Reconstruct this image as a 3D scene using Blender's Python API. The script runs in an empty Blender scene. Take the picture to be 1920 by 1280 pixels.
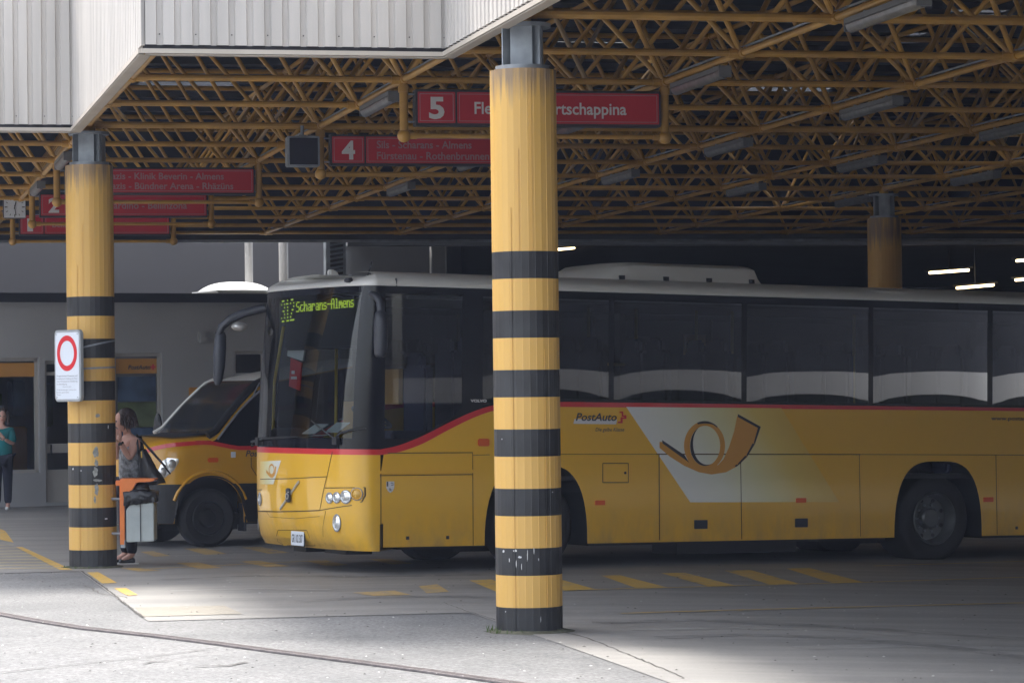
import bpy, math, random
import numpy as np
from mathutils import Vector, Matrix
random.seed(7)
C = bpy.context.scene.collection
SC = bpy.context.scene
PI = math.pi

# ---------------------------------------------------------------- camera, sky, sun, exposure
CAMZ = 1.9
FPX, HOR, ROLL = 5650.0, 718.72, 0.01222
PIT = math.atan((HOR - 640) / FPX)
Fv = Vector((0, math.cos(PIT), math.sin(PIT)))
U0 = Vector((0, -math.sin(PIT), math.cos(PIT)))
R0 = Vector((1, 0, 0))
Rv = R0 * math.cos(ROLL) - U0 * math.sin(ROLL)
Uv = R0 * math.sin(ROLL) + U0 * math.cos(ROLL)
cam = bpy.data.cameras.new('camera')
cam.sensor_width = 36; cam.lens = 36 * FPX / 1920
cam.clip_start = 0.5; cam.clip_end = 2000
co = bpy.data.objects.new('camera', cam); C.objects.link(co)
co.matrix_world = Matrix(((Rv.x, Uv.x, -Fv.x, 0), (Rv.y, Uv.y, -Fv.y, 0), (Rv.z, Uv.z, -Fv.z, CAMZ), (0, 0, 0, 1)))
SC.camera = co

TO_SUN = Vector((-2.12, 3.06, 7.1)).normalized()
SUN_EL = math.asin(TO_SUN.z)
SUN_AZ = math.atan2(TO_SUN.x, TO_SUN.y)
world = bpy.data.worlds.new('World'); SC.world = world
world.use_nodes = True
wn = world.node_tree.nodes; wl = world.node_tree.links
bg = wn['Background']
sky = wn.new('ShaderNodeTexSky'); sky.sky_type = 'NISHITA'; sky.sun_disc = False
sky.sun_elevation = SUN_EL; sky.sun_rotation = SUN_AZ
sky.air_density = 1.0; sky.dust_density = 3.5; sky.ozone_density = 1.0
hsv = wn.new('ShaderNodeHueSaturation'); hsv.inputs['Saturation'].default_value = .42
wl.new(sky.outputs[0], hsv.inputs['Color']); wl.new(hsv.outputs[0], bg.inputs[0]); bg.inputs[1].default_value = 0.15
sun = bpy.data.lights.new('sun', 'SUN'); sun.energy = 1.3; sun.angle = math.radians(10); sun.color = (1.0, 0.95, 0.87)
so = bpy.data.objects.new('sun', sun); C.objects.link(so)
so.rotation_euler = TO_SUN.to_track_quat('Z', 'Y').to_euler()
SC.view_settings.view_transform = 'Standard'; SC.view_settings.look = 'None'
SC.view_settings.exposure = 2.2; SC.view_settings.gamma = 1.0
SC.render.engine = 'CYCLES'
SC.cycles.use_denoising = True
SC.cycles.max_bounces = 8; SC.cycles.diffuse_bounces = 4; SC.cycles.glossy_bounces = 4
SC.cycles.transparent_max_bounces = 12; SC.cycles.transmission_bounces = 6
SC.cycles.sample_clamp_indirect = 6.0
SC.cycles.caustics_reflective = False; SC.cycles.caustics_refractive = False

# ---------------------------------------------------------------- measuring helpers (photograph pixels -> metres in the place)
def ray(u, v):
    d = Fv + Rv * ((u - 960) / FPX) + Uv * ((640 - v) / FPX)
    return d / d.y
def at(u, v, D):                      # the point seen at u, v whose distance along the view is D
    p = ray(u, v) * D; return Vector((p.x, p.y, p.z + CAMZ))
def atz(u, v, z):
    d = ray(u, v); return Vector((0, 0, CAMZ)) + d * ((z - CAMZ) / d.z)
def G(x, y):                          # ground height: a paved yard that drains gently to the right and away
    t = x - .5
    return -.0205 - .0031 * (y - 23.5) - .014 * (t + math.sqrt(t * t + 1))
def gp(u, v):
    d = ray(u, v); s = 20
    for _ in range(40): s = (G(d.x * s, d.y * s) - CAMZ) / d.z
    return Vector((d.x * s, d.y * s, G(d.x * s, d.y * s)))
def on_plane(u, v, p0, n):
    d = ray(u, v); o = Vector((0, 0, CAMZ))
    return o + d * ((p0 - o).dot(n) / d.dot(n))
MOD, ANG, X0, Y0 = 2.5577, 0.2182, 0.11, 23.5
CA, SA = math.cos(ANG), math.sin(ANG)
AV = Vector((CA, SA, 0)); BV = Vector((-SA, CA, 0)); ZV = Vector((0, 0, 1))
def grid(a, b, z=0.0):
    return Vector((X0 + MOD * (a * CA - b * SA), Y0 + MOD * (a * SA + b * CA), z))
def gridg(a, b, dz=0.0):
    p = grid(a, b); p.z = G(p.x, p.y) + dz; return p
ZC = CAMZ + 2.885                     # height of the bottom chords of the roof frame
ZT = ZC + 1.81
ZF = CAMZ + 2.76                      # bottom of the fascia

# ---------------------------------------------------------------- materials
def mat(name, col, rough=.6, metal=0., noise=0., nscale=8., bump=0., bscale=40., coat=0., spec=.5, stretch=None, col2=None, emit=None):
    m = bpy.data.materials.new(name); m.use_nodes = True
    nt = m.node_tree; P = nt.nodes['Principled BSDF']
    P.inputs['Base Color'].default_value = (*col, 1); P.inputs['Roughness'].default_value = rough
    P.inputs['Metallic'].default_value = metal; P.inputs['Coat Weight'].default_value = coat
    P.inputs['Coat Roughness'].default_value = .06
    P.inputs['Specular IOR Level'].default_value = spec
    if noise or bump:
        tc = nt.nodes.new('ShaderNodeTexCoord'); mp = nt.nodes.new('ShaderNodeMapping')
        nt.links.new(tc.outputs['Object'], mp.inputs[0])
        if stretch: mp.inputs['Scale'].default_value = stretch
    if noise:
        n = nt.nodes.new('ShaderNodeTexNoise'); n.inputs['Scale'].default_value = nscale; n.inputs['Detail'].default_value = 6
        nt.links.new(mp.outputs[0], n.inputs[0])
        r = nt.nodes.new('ShaderNodeValToRGB'); nt.links.new(n.outputs[0], r.inputs[0])
        a = col2 or tuple(c * (1 - noise) for c in col); b = tuple(min(1, c * (1 + noise * .6)) for c in col)
        r.color_ramp.elements[0].position = .32; r.color_ramp.elements[1].position = .68
        r.color_ramp.elements[0].color = (*a, 1); r.color_ramp.elements[1].color = (*b, 1)
        nt.links.new(r.outputs[0], P.inputs['Base Color'])
    if bump:
        n2 = nt.nodes.new('ShaderNodeTexNoise'); n2.inputs['Scale'].default_value = bscale; n2.inputs['Detail'].default_value = 4
        nt.links.new(mp.outputs[0], n2.inputs[0])
        bp = nt.nodes.new('ShaderNodeBump'); bp.inputs['Strength'].default_value = bump; bp.inputs['Distance'].default_value = .01
        nt.links.new(n2.outputs[0], bp.inputs['Height']); nt.links.new(bp.outputs[0], P.inputs['Normal'])
    if emit:
        P.inputs['Emission Color'].default_value = (*emit[:3], 1); P.inputs['Emission Strength'].default_value = emit[3]
    return m

def glass(name, tint, refl=1.0, rough=0.02):
    m = bpy.data.materials.new(name); m.use_nodes = True
    nt = m.node_tree; nt.nodes.remove(nt.nodes['Principled BSDF']); out = nt.nodes['Material Output']
    tr = nt.nodes.new('ShaderNodeBsdfTransparent'); tr.inputs[0].default_value = (*tint, 1)
    gl = nt.nodes.new('ShaderNodeBsdfGlossy'); gl.inputs['Roughness'].default_value = rough
    gl.inputs[0].default_value = (refl, refl, refl, 1)
    fr = nt.nodes.new('ShaderNodeFresnel'); fr.inputs[0].default_value = 1.5
    mx = nt.nodes.new('ShaderNodeMixShader')
    nt.links.new(fr.outputs[0], mx.inputs[0]); nt.links.new(tr.outputs[0], mx.inputs[1]); nt.links.new(gl.outputs[0], mx.inputs[2])
    nt.links.new(mx.outputs[0], out.inputs[0])
    return m

M = {}
M['col_yellow'] = None
M['steel'] = mat('galvanised_steel', (.30, .33, .36), .5, .35, noise=.25, nscale=6)
M['frame'] = mat('frame_yellow', (.50, .275, .058), .45, noise=.22, nscale=3)
M['framegrey'] = mat('frame_dull', (.36, .25, .13), .5, noise=.25, nscale=3)
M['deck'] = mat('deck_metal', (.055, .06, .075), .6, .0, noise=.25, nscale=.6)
M['fascia'] = mat('fascia_sheet', (.54, .51, .475), .5, noise=.13, nscale=1.0, spec=.35, stretch=(5, 5, .35))
M['trim'] = mat('flashing', (.48, .43, .37), .5, noise=.1, nscale=2)
M['dark'] = mat('dark_gap', (.02, .02, .025), .7)
M['black'] = mat('black_plastic', (.018, .019, .022), .45)
M['blackgloss'] = mat('black_gloss', (.007, .008, .012), .1, spec=.28)
M['rubber'] = mat('rubber', (.016, .016, .018), .8, bump=.2, bscale=30)
M['red_sign'] = mat('sign_red', (.52, .022, .04), .4, noise=.08, nscale=1.5)
M['white'] = mat('white_letter', (.72, .70, .70), .5)
M['pale'] = mat('pale_letter', (.42, .24, .25), .5)
M['frame_dark'] = mat('sign_case', (.035, .035, .04), .5)
M['bus_yellow'] = mat('bus_paint', (.82, .455, .024), .33, coat=.75, bump=.35, bscale=1.6)
def grime(m, base, film, z0, z1):
    nt = m.node_tree; P = nt.nodes['Principled BSDF']; L = nt.links.new; N = nt.nodes.new
    tc = N('ShaderNodeTexCoord'); sp = N('ShaderNodeSeparateXYZ'); L(tc.outputs['Object'], sp.inputs[0])
    mp = N('ShaderNodeMapping'); mp.inputs['Scale'].default_value = (3, 3, 1.2); L(tc.outputs['Object'], mp.inputs[0])
    n = N('ShaderNodeTexNoise'); n.inputs['Scale'].default_value = 1.6; n.inputs['Detail'].default_value = 10; n.inputs['Roughness'].default_value = .65; L(mp.outputs[0], n.inputs[0])
    a = N('ShaderNodeMapRange'); L(sp.outputs[2], a.inputs[0]); a.inputs[1].default_value = z0; a.inputs[2].default_value = z1; a.inputs[3].default_value = 1; a.inputs[4].default_value = .06
    b = N('ShaderNodeMapRange'); L(n.outputs[0], b.inputs[0]); b.inputs[1].default_value = .35; b.inputs[2].default_value = .7; b.inputs[4].default_value = .7
    c = N('ShaderNodeMath'); c.operation = 'MULTIPLY'; L(a.outputs[0], c.inputs[0]); L(b.outputs[0], c.inputs[1])
    x = N('ShaderNodeMix'); x.data_type = 'RGBA'; L(c.outputs[0], x.inputs[0]); x.inputs[6].default_value = (*base, 1); x.inputs[7].default_value = (*film, 1); L(x.outputs[2], P.inputs['Base Color'])
    r = N('ShaderNodeMapRange'); L(c.outputs[0], r.inputs[0]); r.inputs[3].default_value = .33; r.inputs[4].default_value = .7; L(r.outputs[0], P.inputs['Roughness'])
grime(M['bus_yellow'], (.82, .455, .024), (.42, .26, .08), .3, .75)
M['van_paint'] = mat('van_paint', (.66, .33, .018), .35, coat=.6, noise=.04, nscale=1.5)
M['bus_white'] = mat('roof_paint', (.80, .79, .76), .4, coat=.3, noise=.05, nscale=2)
M['bus_red'] = mat('stripe_paint', (.62, .025, .03), .35, coat=.6)
M['chrome'] = mat('chrome', (.8, .8, .8), .3, .75)
M['lens'] = mat('lamp_lens', (.75, .77, .78), .12, .6)
M['orange'] = mat('amber_lens', (.75, .13, .03), .25)
M['seam'] = mat('panel_gap', (.08, .045, .01), .7)
M['rim'] = mat('wheel_steel', (.15, .155, .16), .38, .6, noise=.2, nscale=5)
M['grey_plastic'] = mat('grey_plastic', (.035, .038, .05), .45)
M['seat'] = mat('seat_fabric', (.03, .035, .08), .9)
M['seat_orange'] = mat('seat_orange', (.55, .28, .05), .7)
M['pole'] = mat('handrail_yellow', (.75, .5, .03), .4)
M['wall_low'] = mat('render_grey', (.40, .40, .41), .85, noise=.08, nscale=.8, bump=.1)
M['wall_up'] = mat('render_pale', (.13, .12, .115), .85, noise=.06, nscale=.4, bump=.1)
M['conc'] = mat('concrete', (.16, .165, .17), .85, noise=.2, nscale=1.3, bump=.2)
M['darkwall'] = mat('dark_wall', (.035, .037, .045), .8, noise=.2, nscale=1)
M['alu'] = mat('aluminium', (.52, .50, .47), .45, .3)
M['winglass'] = glass('shop_glass', (.55, .58, .6))
M['shield'] = glass('windscreen_glass', (.50, .55, .56), .85, .01)
M['tint'] = glass('tinted_glass', (.085, .09, .11), 1.0, .008)
M['drvglass'] = glass('driver_glass', (.45, .48, .50), 1.0, .01)
M['paper'] = mat('paper', (.7, .7, .7), .8)
M['skin'] = mat('skin', (.58, .33, .26), .6, noise=.08, nscale=9)
M['hair'] = mat('hair', (.035, .018, .014), .55, bump=.6, bscale=60)
M['teal'] = mat('teal_cloth', (.01, .17, .19), .9, noise=.15, nscale=6, bump=.3, bscale=12)
M['navy'] = mat('navy_cloth', (.012, .014, .028), .9, noise=.2, nscale=8)
M['blouse'] = mat('patterned_cloth', (.26, .27, .29), .9, noise=.65, nscale=22, bump=.3, bscale=14)
M['blackcloth'] = mat('black_cloth', (.014, .014, .017), .85, bump=.3, bscale=20)
M['bag'] = mat('black_leather', (.016, .016, .02), .4, bump=.4, bscale=14)
M['binbag'] = mat('bin_liner', (.012, .013, .016), .28, bump=1.0, bscale=16)
M['bin_orange'] = mat('orange_paint', (.66, .17, .025), .45, noise=.08, nscale=6)
M['bin_grey'] = mat('bin_grey_paint', (.36, .40, .40), .5, noise=.12, nscale=5)
M['signred'] = mat('road_sign_red', (.66, .02, .03), .4)
M['signwhite'] = mat('road_sign_white', (.70, .74, .80), .4)
M['signedge'] = mat('sign_edge', (.42, .44, .46), .4, .5)
M['ink'] = mat('ink', (.06, .06, .07), .7)
M['inkgrey'] = mat('ink_grey', (.25, .25, .27), .7)
M['dome'] = mat('dome_acrylic', (.85, .87, .88), .3)
M['pipe'] = mat('white_pipe', (.62, .60, .57), .5)
M['fluor'] = mat('lamp_cover', (.17, .175, .18), .3, noise=.3, nscale=9, coat=.4)
M['fluor_end'] = mat('lamp_body', (.16, .165, .17), .5)
M['lit'] = mat('lit_tube', (.9, .8, .6), .5, emit=(1.0, .72, .38, 3.0))
M['led'] = mat('led_dots', (.2, .3, .02), .5, emit=(.45, .60, .05, .28))
M['orangeband'] = mat('orange_band', (.55, .26, .05), .6)
M['posterblue'] = mat('poster_blue', (.06, .10, .18), .7, noise=.6, nscale=2.0)
M['postergreen'] = mat('poster_green', (.14, .18, .08), .7, noise=.5, nscale=2.2)

def column_mat():
    m = mat('striped_column_paint', (.72, .42, .10), .5)
    nt = m.node_tree; P = nt.nodes['Principled BSDF']; L = nt.links.new; N = nt.nodes.new
    tc = N('ShaderNodeTexCoord'); sp = N('ShaderNodeSeparateXYZ'); L(tc.outputs['Object'], sp.inputs[0])
    # black bands every 458 mm up to 3 m
    md = N('ShaderNodeMath'); md.operation = 'MODULO'; L(sp.outputs[2], md.inputs[0]); md.inputs[1].default_value = .4583
    lt = N('ShaderNodeMath'); lt.operation = 'LESS_THAN'; L(md.outputs[0], lt.inputs[0]); lt.inputs[1].default_value = .211
    l2 = N('ShaderNodeMath'); l2.operation = 'LESS_THAN'; L(sp.outputs[2], l2.inputs[0]); l2.inputs[1].default_value = 3.0
    band = N('ShaderNodeMath'); band.operation = 'MULTIPLY'; L(lt.outputs[0], band.inputs[0]); L(l2.outputs[0], band.inputs[1])
    # streaky yellow, vertical
    mp = N('ShaderNodeMapping'); mp.inputs['Scale'].default_value = (16, 16, .7); L(tc.outputs['Object'], mp.inputs[0])
    n = N('ShaderNodeTexNoise'); n.inputs['Scale'].default_value = 1.; n.inputs['Detail'].default_value = 8; L(mp.outputs[0], n.inputs[0])
    r = N('ShaderNodeValToRGB'); L(n.outputs[0], r.inputs[0])
    r.color_ramp.elements[0].position = .25; r.color_ramp.elements[0].color = (.64, .375, .095, 1)
    r.color_ramp.elements[1].position = .75; r.color_ramp.elements[1].color = (.69, .415, .11, 1)
    # scuffed black
    n2 = N('ShaderNodeTexNoise'); n2.inputs['Scale'].default_value = 3; n2.inputs['Detail'].default_value = 10; L(tc.outputs['Object'], n2.inputs[0])
    r2 = N('ShaderNodeValToRGB'); L(n2.outputs[0], r2.inputs[0])
    r2.color_ramp.elements[0].position = .35; r2.color_ramp.elements[0].color = (.014, .014, .016, 1)
    r2.color_ramp.elements[1].position = .7; r2.color_ramp.elements[1].color = (.034, .035, .038, 1)
    mx = N('ShaderNodeMix'); mx.data_type = 'RGBA'; L(band.outputs[0], mx.inputs[0]); L(r.outputs[0], mx.inputs[6]); L(r2.outputs[0], mx.inputs[7])
    # chips and scrapes, denser low down
    n3 = N('ShaderNodeTexNoise'); n3.inputs['Scale'].default_value = 14; n3.inputs['Detail'].default_value = 12; n3.inputs['Roughness'].default_value = .7
    mp3 = N('ShaderNodeMapping'); mp3.inputs['Scale'].default_value = (1.4, 1.4, .8); L(tc.outputs['Object'], mp3.inputs[0]); L(mp3.outputs[0], n3.inputs[0])
    mr = N('ShaderNodeMapRange'); L(sp.outputs[2], mr.inputs[0]); mr.inputs[1].default_value = 0; mr.inputs[2].default_value = 2.4; mr.inputs[3].default_value = .665; mr.inputs[4].default_value = .74
    gt = N('ShaderNodeMath'); gt.operation = 'GREATER_THAN'; L(n3.outputs[0], gt.inputs[0]); L(mr.outputs[0], gt.inputs[1])
    mx2 = N('ShaderNodeMix'); mx2.data_type = 'RGBA'; L(gt.outputs[0], mx2.inputs[0]); L(mx.outputs[2], mx2.inputs[6]); mx2.inputs[7].default_value = (.36, .37, .36, 1)
    # rain-run dirt under the top edge
    mp4 = N('ShaderNodeMapping'); mp4.inputs['Scale'].default_value = (22, 22, 1.2); L(tc.outputs['Object'], mp4.inputs[0])
    n4 = N('ShaderNodeTexNoise'); n4.inputs['Scale'].default_value = 1; n4.inputs['Detail'].default_value = 5; L(mp4.outputs[0], n4.inputs[0])
    mr4 = N('ShaderNodeMapRange'); L(sp.outputs[2], mr4.inputs[0]); mr4.inputs[1].default_value = 3.75; mr4.inputs[2].default_value = 4.34; mr4.inputs[3].default_value = 0; mr4.inputs[4].default_value = 1.0
    ml = N('ShaderNodeMath'); ml.operation = 'MULTIPLY'; L(n4.outputs[0], ml.inputs[0]); L(mr4.outputs[0], ml.inputs[1])
    mr5 = N('ShaderNodeMapRange'); L(ml.outputs[0], mr5.inputs[0]); mr5.inputs[1].default_value = .30; mr5.inputs[2].default_value = .52; mr5.inputs[4].default_value = .75
    mx3 = N('ShaderNodeMix'); mx3.data_type = 'RGBA'; L(mr5.outputs[0], mx3.inputs[0]); L(mx2.outputs[2], mx3.inputs[6]); mx3.inputs[7].default_value = (.16, .13, .12, 1)
    L(mx3.outputs[2], P.inputs['Base Color'])
    return m
M['column'] = column_mat()

def ground_mat(name, c1, c2, speck, rough=.85, stains=.5, streak=False, wear=None):
    m = mat(name, c1, rough); nt = m.node_tree; P = nt.nodes['Principled BSDF']; L = nt.links.new; N = nt.nodes.new
    tc = N('ShaderNodeTexCoord')
    n = N('ShaderNodeTexNoise'); n.inputs['Scale'].default_value = 1.0 if streak else .55; n.inputs['Detail'].default_value = 12; n.inputs['Roughness'].default_value = .62
    mp = N('ShaderNodeMapping'); L(tc.outputs['Object'], mp.inputs[0]); L(mp.outputs[0], n.inputs[0])
    if streak:
        mp.inputs['Scale'].default_value = (.30, 1.6, 1); mp.inputs['Rotation'].default_value = (0, 0, -.25)
    r = N('ShaderNodeValToRGB'); L(n.outputs[0], r.inputs[0])
    r.color_ramp.elements[0].position = .5 - .25 * stains - .05; r.color_ramp.elements[1].position = .5 + .2 * stains
    r.color_ramp.elements[0].color = (*c2, 1); r.color_ramp.elements[1].color = (*c1, 1)
    v = N('ShaderNodeTexVoronoi'); v.inputs['Scale'].default_value = 38; L(tc.outputs['Object'], v.inputs[0])
    n2 = N('ShaderNodeTexNoise'); n2.inputs['Scale'].default_value = 30; n2.inputs['Detail'].default_value = 8; n2.inputs['Roughness'].default_value = .8; L(tc.outputs['Object'], n2.inputs[0])
    mr = N('ShaderNodeMapRange'); L(n2.outputs[0], mr.inputs[0]); mr.inputs[1].default_value = .3; mr.inputs[2].default_value = .7
    mr.inputs[3].default_value = 1 - speck; mr.inputs[4].default_value = 1 + speck
    hs = N('ShaderNodeMix'); hs.data_type = 'RGBA'; hs.blend_type = 'MULTIPLY'; hs.inputs[0].default_value = 1
    L(r.outputs[0], hs.inputs[6]); L(mr.outputs[0], hs.inputs[7])
    outc = hs.outputs[2]
    if wear:
        n3 = N('ShaderNodeTexNoise'); n3.inputs['Scale'].default_value = 5; n3.inputs['Detail'].default_value = 12; n3.inputs['Roughness'].default_value = .75; L(tc.outputs['Object'], n3.inputs[0])
        mr3 = N('ShaderNodeMapRange'); L(n3.outputs[0], mr3.inputs[0]); mr3.inputs[1].default_value = wear[1] - .09; mr3.inputs[2].default_value = wear[1] + .09
        mr3.inputs[3].default_value = wear[2]; mr3.inputs[4].default_value = 0
        mm = N('ShaderNodeMix'); mm.data_type = 'RGBA'; L(mr3.outputs[0], mm.inputs[0]); L(outc, mm.inputs[6]); mm.inputs[7].default_value = (*wear[0], 1)
        outc = mm.outputs[2]
    L(outc, P.inputs['Base Color'])
    bp = N('ShaderNodeBump'); bp.inputs['Strength'].default_value = .5; bp.inputs['Distance'].default_value = .012
    L(n2.outputs[0], bp.inputs['Height']); L(bp.outputs[0], P.inputs['Normal'])
    return m
ASPH1, ASPH2 = (.168, .168, .168), (.11, .112, .114)
SLAB1, SLAB2 = (.285, .275, .26), (.165, .163, .16)
M['asphalt'] = ground_mat('asphalt', ASPH1, ASPH2, .75)
M['slab'] = ground_mat('slab_concrete', SLAB1, SLAB2, .12, rough=.6, stains=.9, streak=True)
M['slabpale'] = ground_mat('pale_slab', (.27, .245, .205), (.23, .215, .185), .06)
M['mark'] = ground_mat('yellow_marking', SLAB1, SLAB2, .12, rough=.6, stains=.9, streak=True, wear=((.60, .37, .06), .60, .9))
M['markstrip'] = ground_mat('strip_marking', SLAB1, SLAB2, .12, rough=.6, stains=.9, streak=True, wear=((.60, .48, .24), .62, .85))
M['tyre'] = ground_mat('tyre_mark', SLAB1, SLAB2, .12, rough=.6, stains=.9, streak=True, wear=((.085, .083, .085), .50, .6))
M['palewear'] = ground_mat('pale_wear', SLAB1, SLAB2, .12, rough=.5, stains=.9, streak=True, wear=((.36, .355, .35), .50, .55))
M['markfaint'] = ground_mat('faded_marking', SLAB1, SLAB2, .12, rough=.6, stains=.9, streak=True, wear=((.55, .35, .09), .56, .75))
M['iron'] = mat('grate_iron', (.17, .15, .15), .7, .2, noise=.3, nscale=12)
M['crack'] = mat('crack', (.07, .065, .06), .9)
M['pale_chip'] = mat('pale_chip', (.45, .44, .42), .8)
M['grass'] = mat('grass', (.07, .11, .03), .8)
M['moss'] = mat('moss_soil', (.09, .09, .06), .95, noise=.4, nscale=20)

# ---------------------------------------------------------------- mesh helpers
def tag(o, label=None, cat=None, group=None, kind=None):
    if label: o['label'] = label
    if cat: o['category'] = cat
    if group: o['group'] = group
    if kind: o['kind'] = kind
    return o
WM = {}
def thing(name, label, cat, loc=(0, 0, 0), group=None, matrix=None):
    o = bpy.data.objects.new(name, None); C.objects.link(o); o.empty_display_size = .2
    W = matrix if matrix is not None else Matrix.Translation(Vector(loc))
    o.matrix_basis = W; WM[o.name] = W
    return tag(o, label, cat, group)

class MB:
    def __init__(s): s.v = []; s.f = []; s.m = []; s.mi = 0
    def add(s, vs, fs):
        k = len(s.v); s.v += [tuple(v) for v in vs]; s.f += [tuple(i + k for i in f) for f in fs]; s.m += [s.mi] * len(fs); return s
    def box(s, c, size, X=R0, Y=None, Z=ZV):
        X = Vector(X).normalized(); Z = Vector(Z)
        Y = Vector(Y) if Y is not None else Z.cross(X).normalized()
        c = Vector(c); x, y, z = X * (size[0] / 2), Y * (size[1] / 2), Z * (size[2] / 2)
        vs = [c + x * i + y * j + z * k for i in (-1, 1) for j in (-1, 1) for k in (-1, 1)]
        return s.add(vs, [(0, 1, 3, 2), (4, 6, 7, 5), (0, 4, 5, 1), (2, 3, 7, 6), (0, 2, 6, 4), (1, 5, 7, 3)])
    def tube(s, p, q, r, n=8, r2=None, cap=True):
        p, q = Vector(p), Vector(q); r2 = r if r2 is None else r2
        d = (q - p).normalized(); a = d.orthogonal().normalized(); b = d.cross(a)
        vs = []
        for c, rr in ((p, r), (q, r2)):
            for i in range(n):
                t = 2 * PI * i / n; vs.append(c + a * (math.cos(t) * rr) + b * (math.sin(t) * rr))
        fs = [(i, (i + 1) % n, n + (i + 1) % n, n + i) for i in range(n)]
        if cap: fs += [tuple(range(n - 1, -1, -1)), tuple(range(n, 2 * n))]
        return s.add(vs, fs)
    def path(s, pts, r, n=8):
        pts = [Vector(p) for p in pts]; rr = r if isinstance(r, (list, tuple)) else [r] * len(pts)
        k = len(s.v); prev = None; vs = []
        for i, p in enumerate(pts):
            d = (pts[min(i + 1, len(pts) - 1)] - pts[max(i - 1, 0)]).normalized()
            if prev is None: a = d.orthogonal().normalized()
            else: a = (prev - d * prev.dot(d)).normalized()
            prev = a; b = d.cross(a)
            vs += [p + a * (math.cos(2 * PI * j / n) * rr[i]) + b * (math.sin(2 * PI * j / n) * rr[i]) for j in range(n)]
        fs = []
        for i in range(len(pts) - 1):
            fs += [(i * n + j, i * n + (j + 1) % n, (i + 1) * n + (j + 1) % n, (i + 1) * n + j) for j in range(n)]
        fs += [tuple(range(n - 1, -1, -1)), tuple((len(pts) - 1) * n + j for j in range(n))]
        return s.add(vs, fs)
    def lathe(s, prof, c, ax=ZV, n=32, xa=None, a0=0, a1=2 * PI, cap=True):       # prof: (radius, along)
        ax = Vector(ax).normalized(); a = Vector(xa) if xa is not None else ax.orthogonal().normalized(); b = ax.cross(a); c = Vector(c)
        full = abs(a1 - a0 - 2 * PI) < 1e-6; m = n if full else n + 1
        vs = [c + ax * h + (a * math.cos(a0 + (a1 - a0) * i / n) + b * math.sin(a0 + (a1 - a0) * i / n)) * r for r, h in prof for i in range(m)]
        fs = []
        for k in range(len(prof) - 1):
            for i in range(n if full else n):
                j = (i + 1) % m
                fs.append((k * m + i, k * m + j, (k + 1) * m + j, (k + 1) * m + i))
        if cap and full:
            if prof[0][0] > 1e-6: fs.append(tuple(range(m - 1, -1, -1)))
            if prof[-1][0] > 1e-6: fs.append(tuple((len(prof) - 1) * m + i for i in range(m)))
        return s.add(vs, fs)
    def ell(s, c, r, n=16, k=10, X=None):
        vs = []; c = Vector(c); r = (r, r, r) if not isinstance(r, (tuple, list)) else r
        for i in range(k + 1):
            ph = PI * i / k
            for j in range(n):
                t = 2 * PI * j / n; p = Vector((r[0] * math.sin(ph) * math.cos(t), r[1] * math.sin(ph) * math.sin(t), r[2] * math.cos(ph)))
                if X is not None: p = X @ p
                vs.append(c + p)
        return s.add(vs, [(i * n + j, (i + 1) * n + j, (i + 1) * n + (j + 1) % n, i * n + (j + 1) % n) for i in range(k) for j in range(n)])
    def prism(s, poly, d):                    # poly: list of 3-D points, swept by vector d
        n = len(poly); d = Vector(d); poly = [Vector(p) for p in poly]
        return s.add(poly + [p + d for p in poly], [tuple(range(n - 1, -1, -1)), tuple(range(n, 2 * n))] + [(i, (i + 1) % n, n + (i + 1) % n, n + i) for i in range(n)])
    def poly(s, pts): return s.add(pts, [tuple(range(len(pts)))])
    def grid(s, rows):                        # rows of equal length
        n = len(rows[0]); vs = [p for r in rows for p in r]
        return s.add(vs, [(i * n + j, i * n + j + 1, (i + 1) * n + j + 1, (i + 1) * n + j) for i in range(len(rows) - 1) for j in range(n - 1)])
    def build(s, name, m, parent=None, smooth=False, local=False, fix=True, bevel=0.):
        me = bpy.data.meshes.new(name)
        vs = s.v
        if parent is not None and not local:
            inv = WM[parent.name].inverted()
            vs = [inv @ Vector(v) for v in vs]
        me.from_pydata([tuple(v) for v in vs], [], s.f)
        for k in (m if isinstance(m, (list, tuple)) else [m]): me.materials.append(k)
        if isinstance(m, (list, tuple)): me.polygons.foreach_set('material_index', s.m)
        if smooth: me.polygons.foreach_set('use_smooth', [True] * len(me.polygons))
        me.update()
        if fix or bevel:
            import bmesh
            bm = bmesh.new(); bm.from_mesh(me)
            if fix == 'merge': bmesh.ops.remove_doubles(bm, verts=bm.verts, dist=1e-4)
            if bevel: bmesh.ops.bevel(bm, geom=[e for e in bm.edges], offset=bevel, segments=2, affect='EDGES', clamp_overlap=True)
            if fix: bmesh.ops.recalc_face_normals(bm, faces=bm.faces)
            bm.to_mesh(me); bm.free()
        o = bpy.data.objects.new(name, me); C.objects.link(o)
        WM[o.name] = WM[parent.name] if parent is not None else Matrix()
        if parent is not None: o.parent = parent
        if smooth is not True and smooth: me.set_sharp_from_angle(angle=smooth)
        return o
SM = math.radians(35)
def smooth_by(o, ang=SM):
    o.data.polygons.foreach_set('use_smooth', [True] * len(o.data.polygons)); o.data.set_sharp_from_angle(angle=ang); return o

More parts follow.
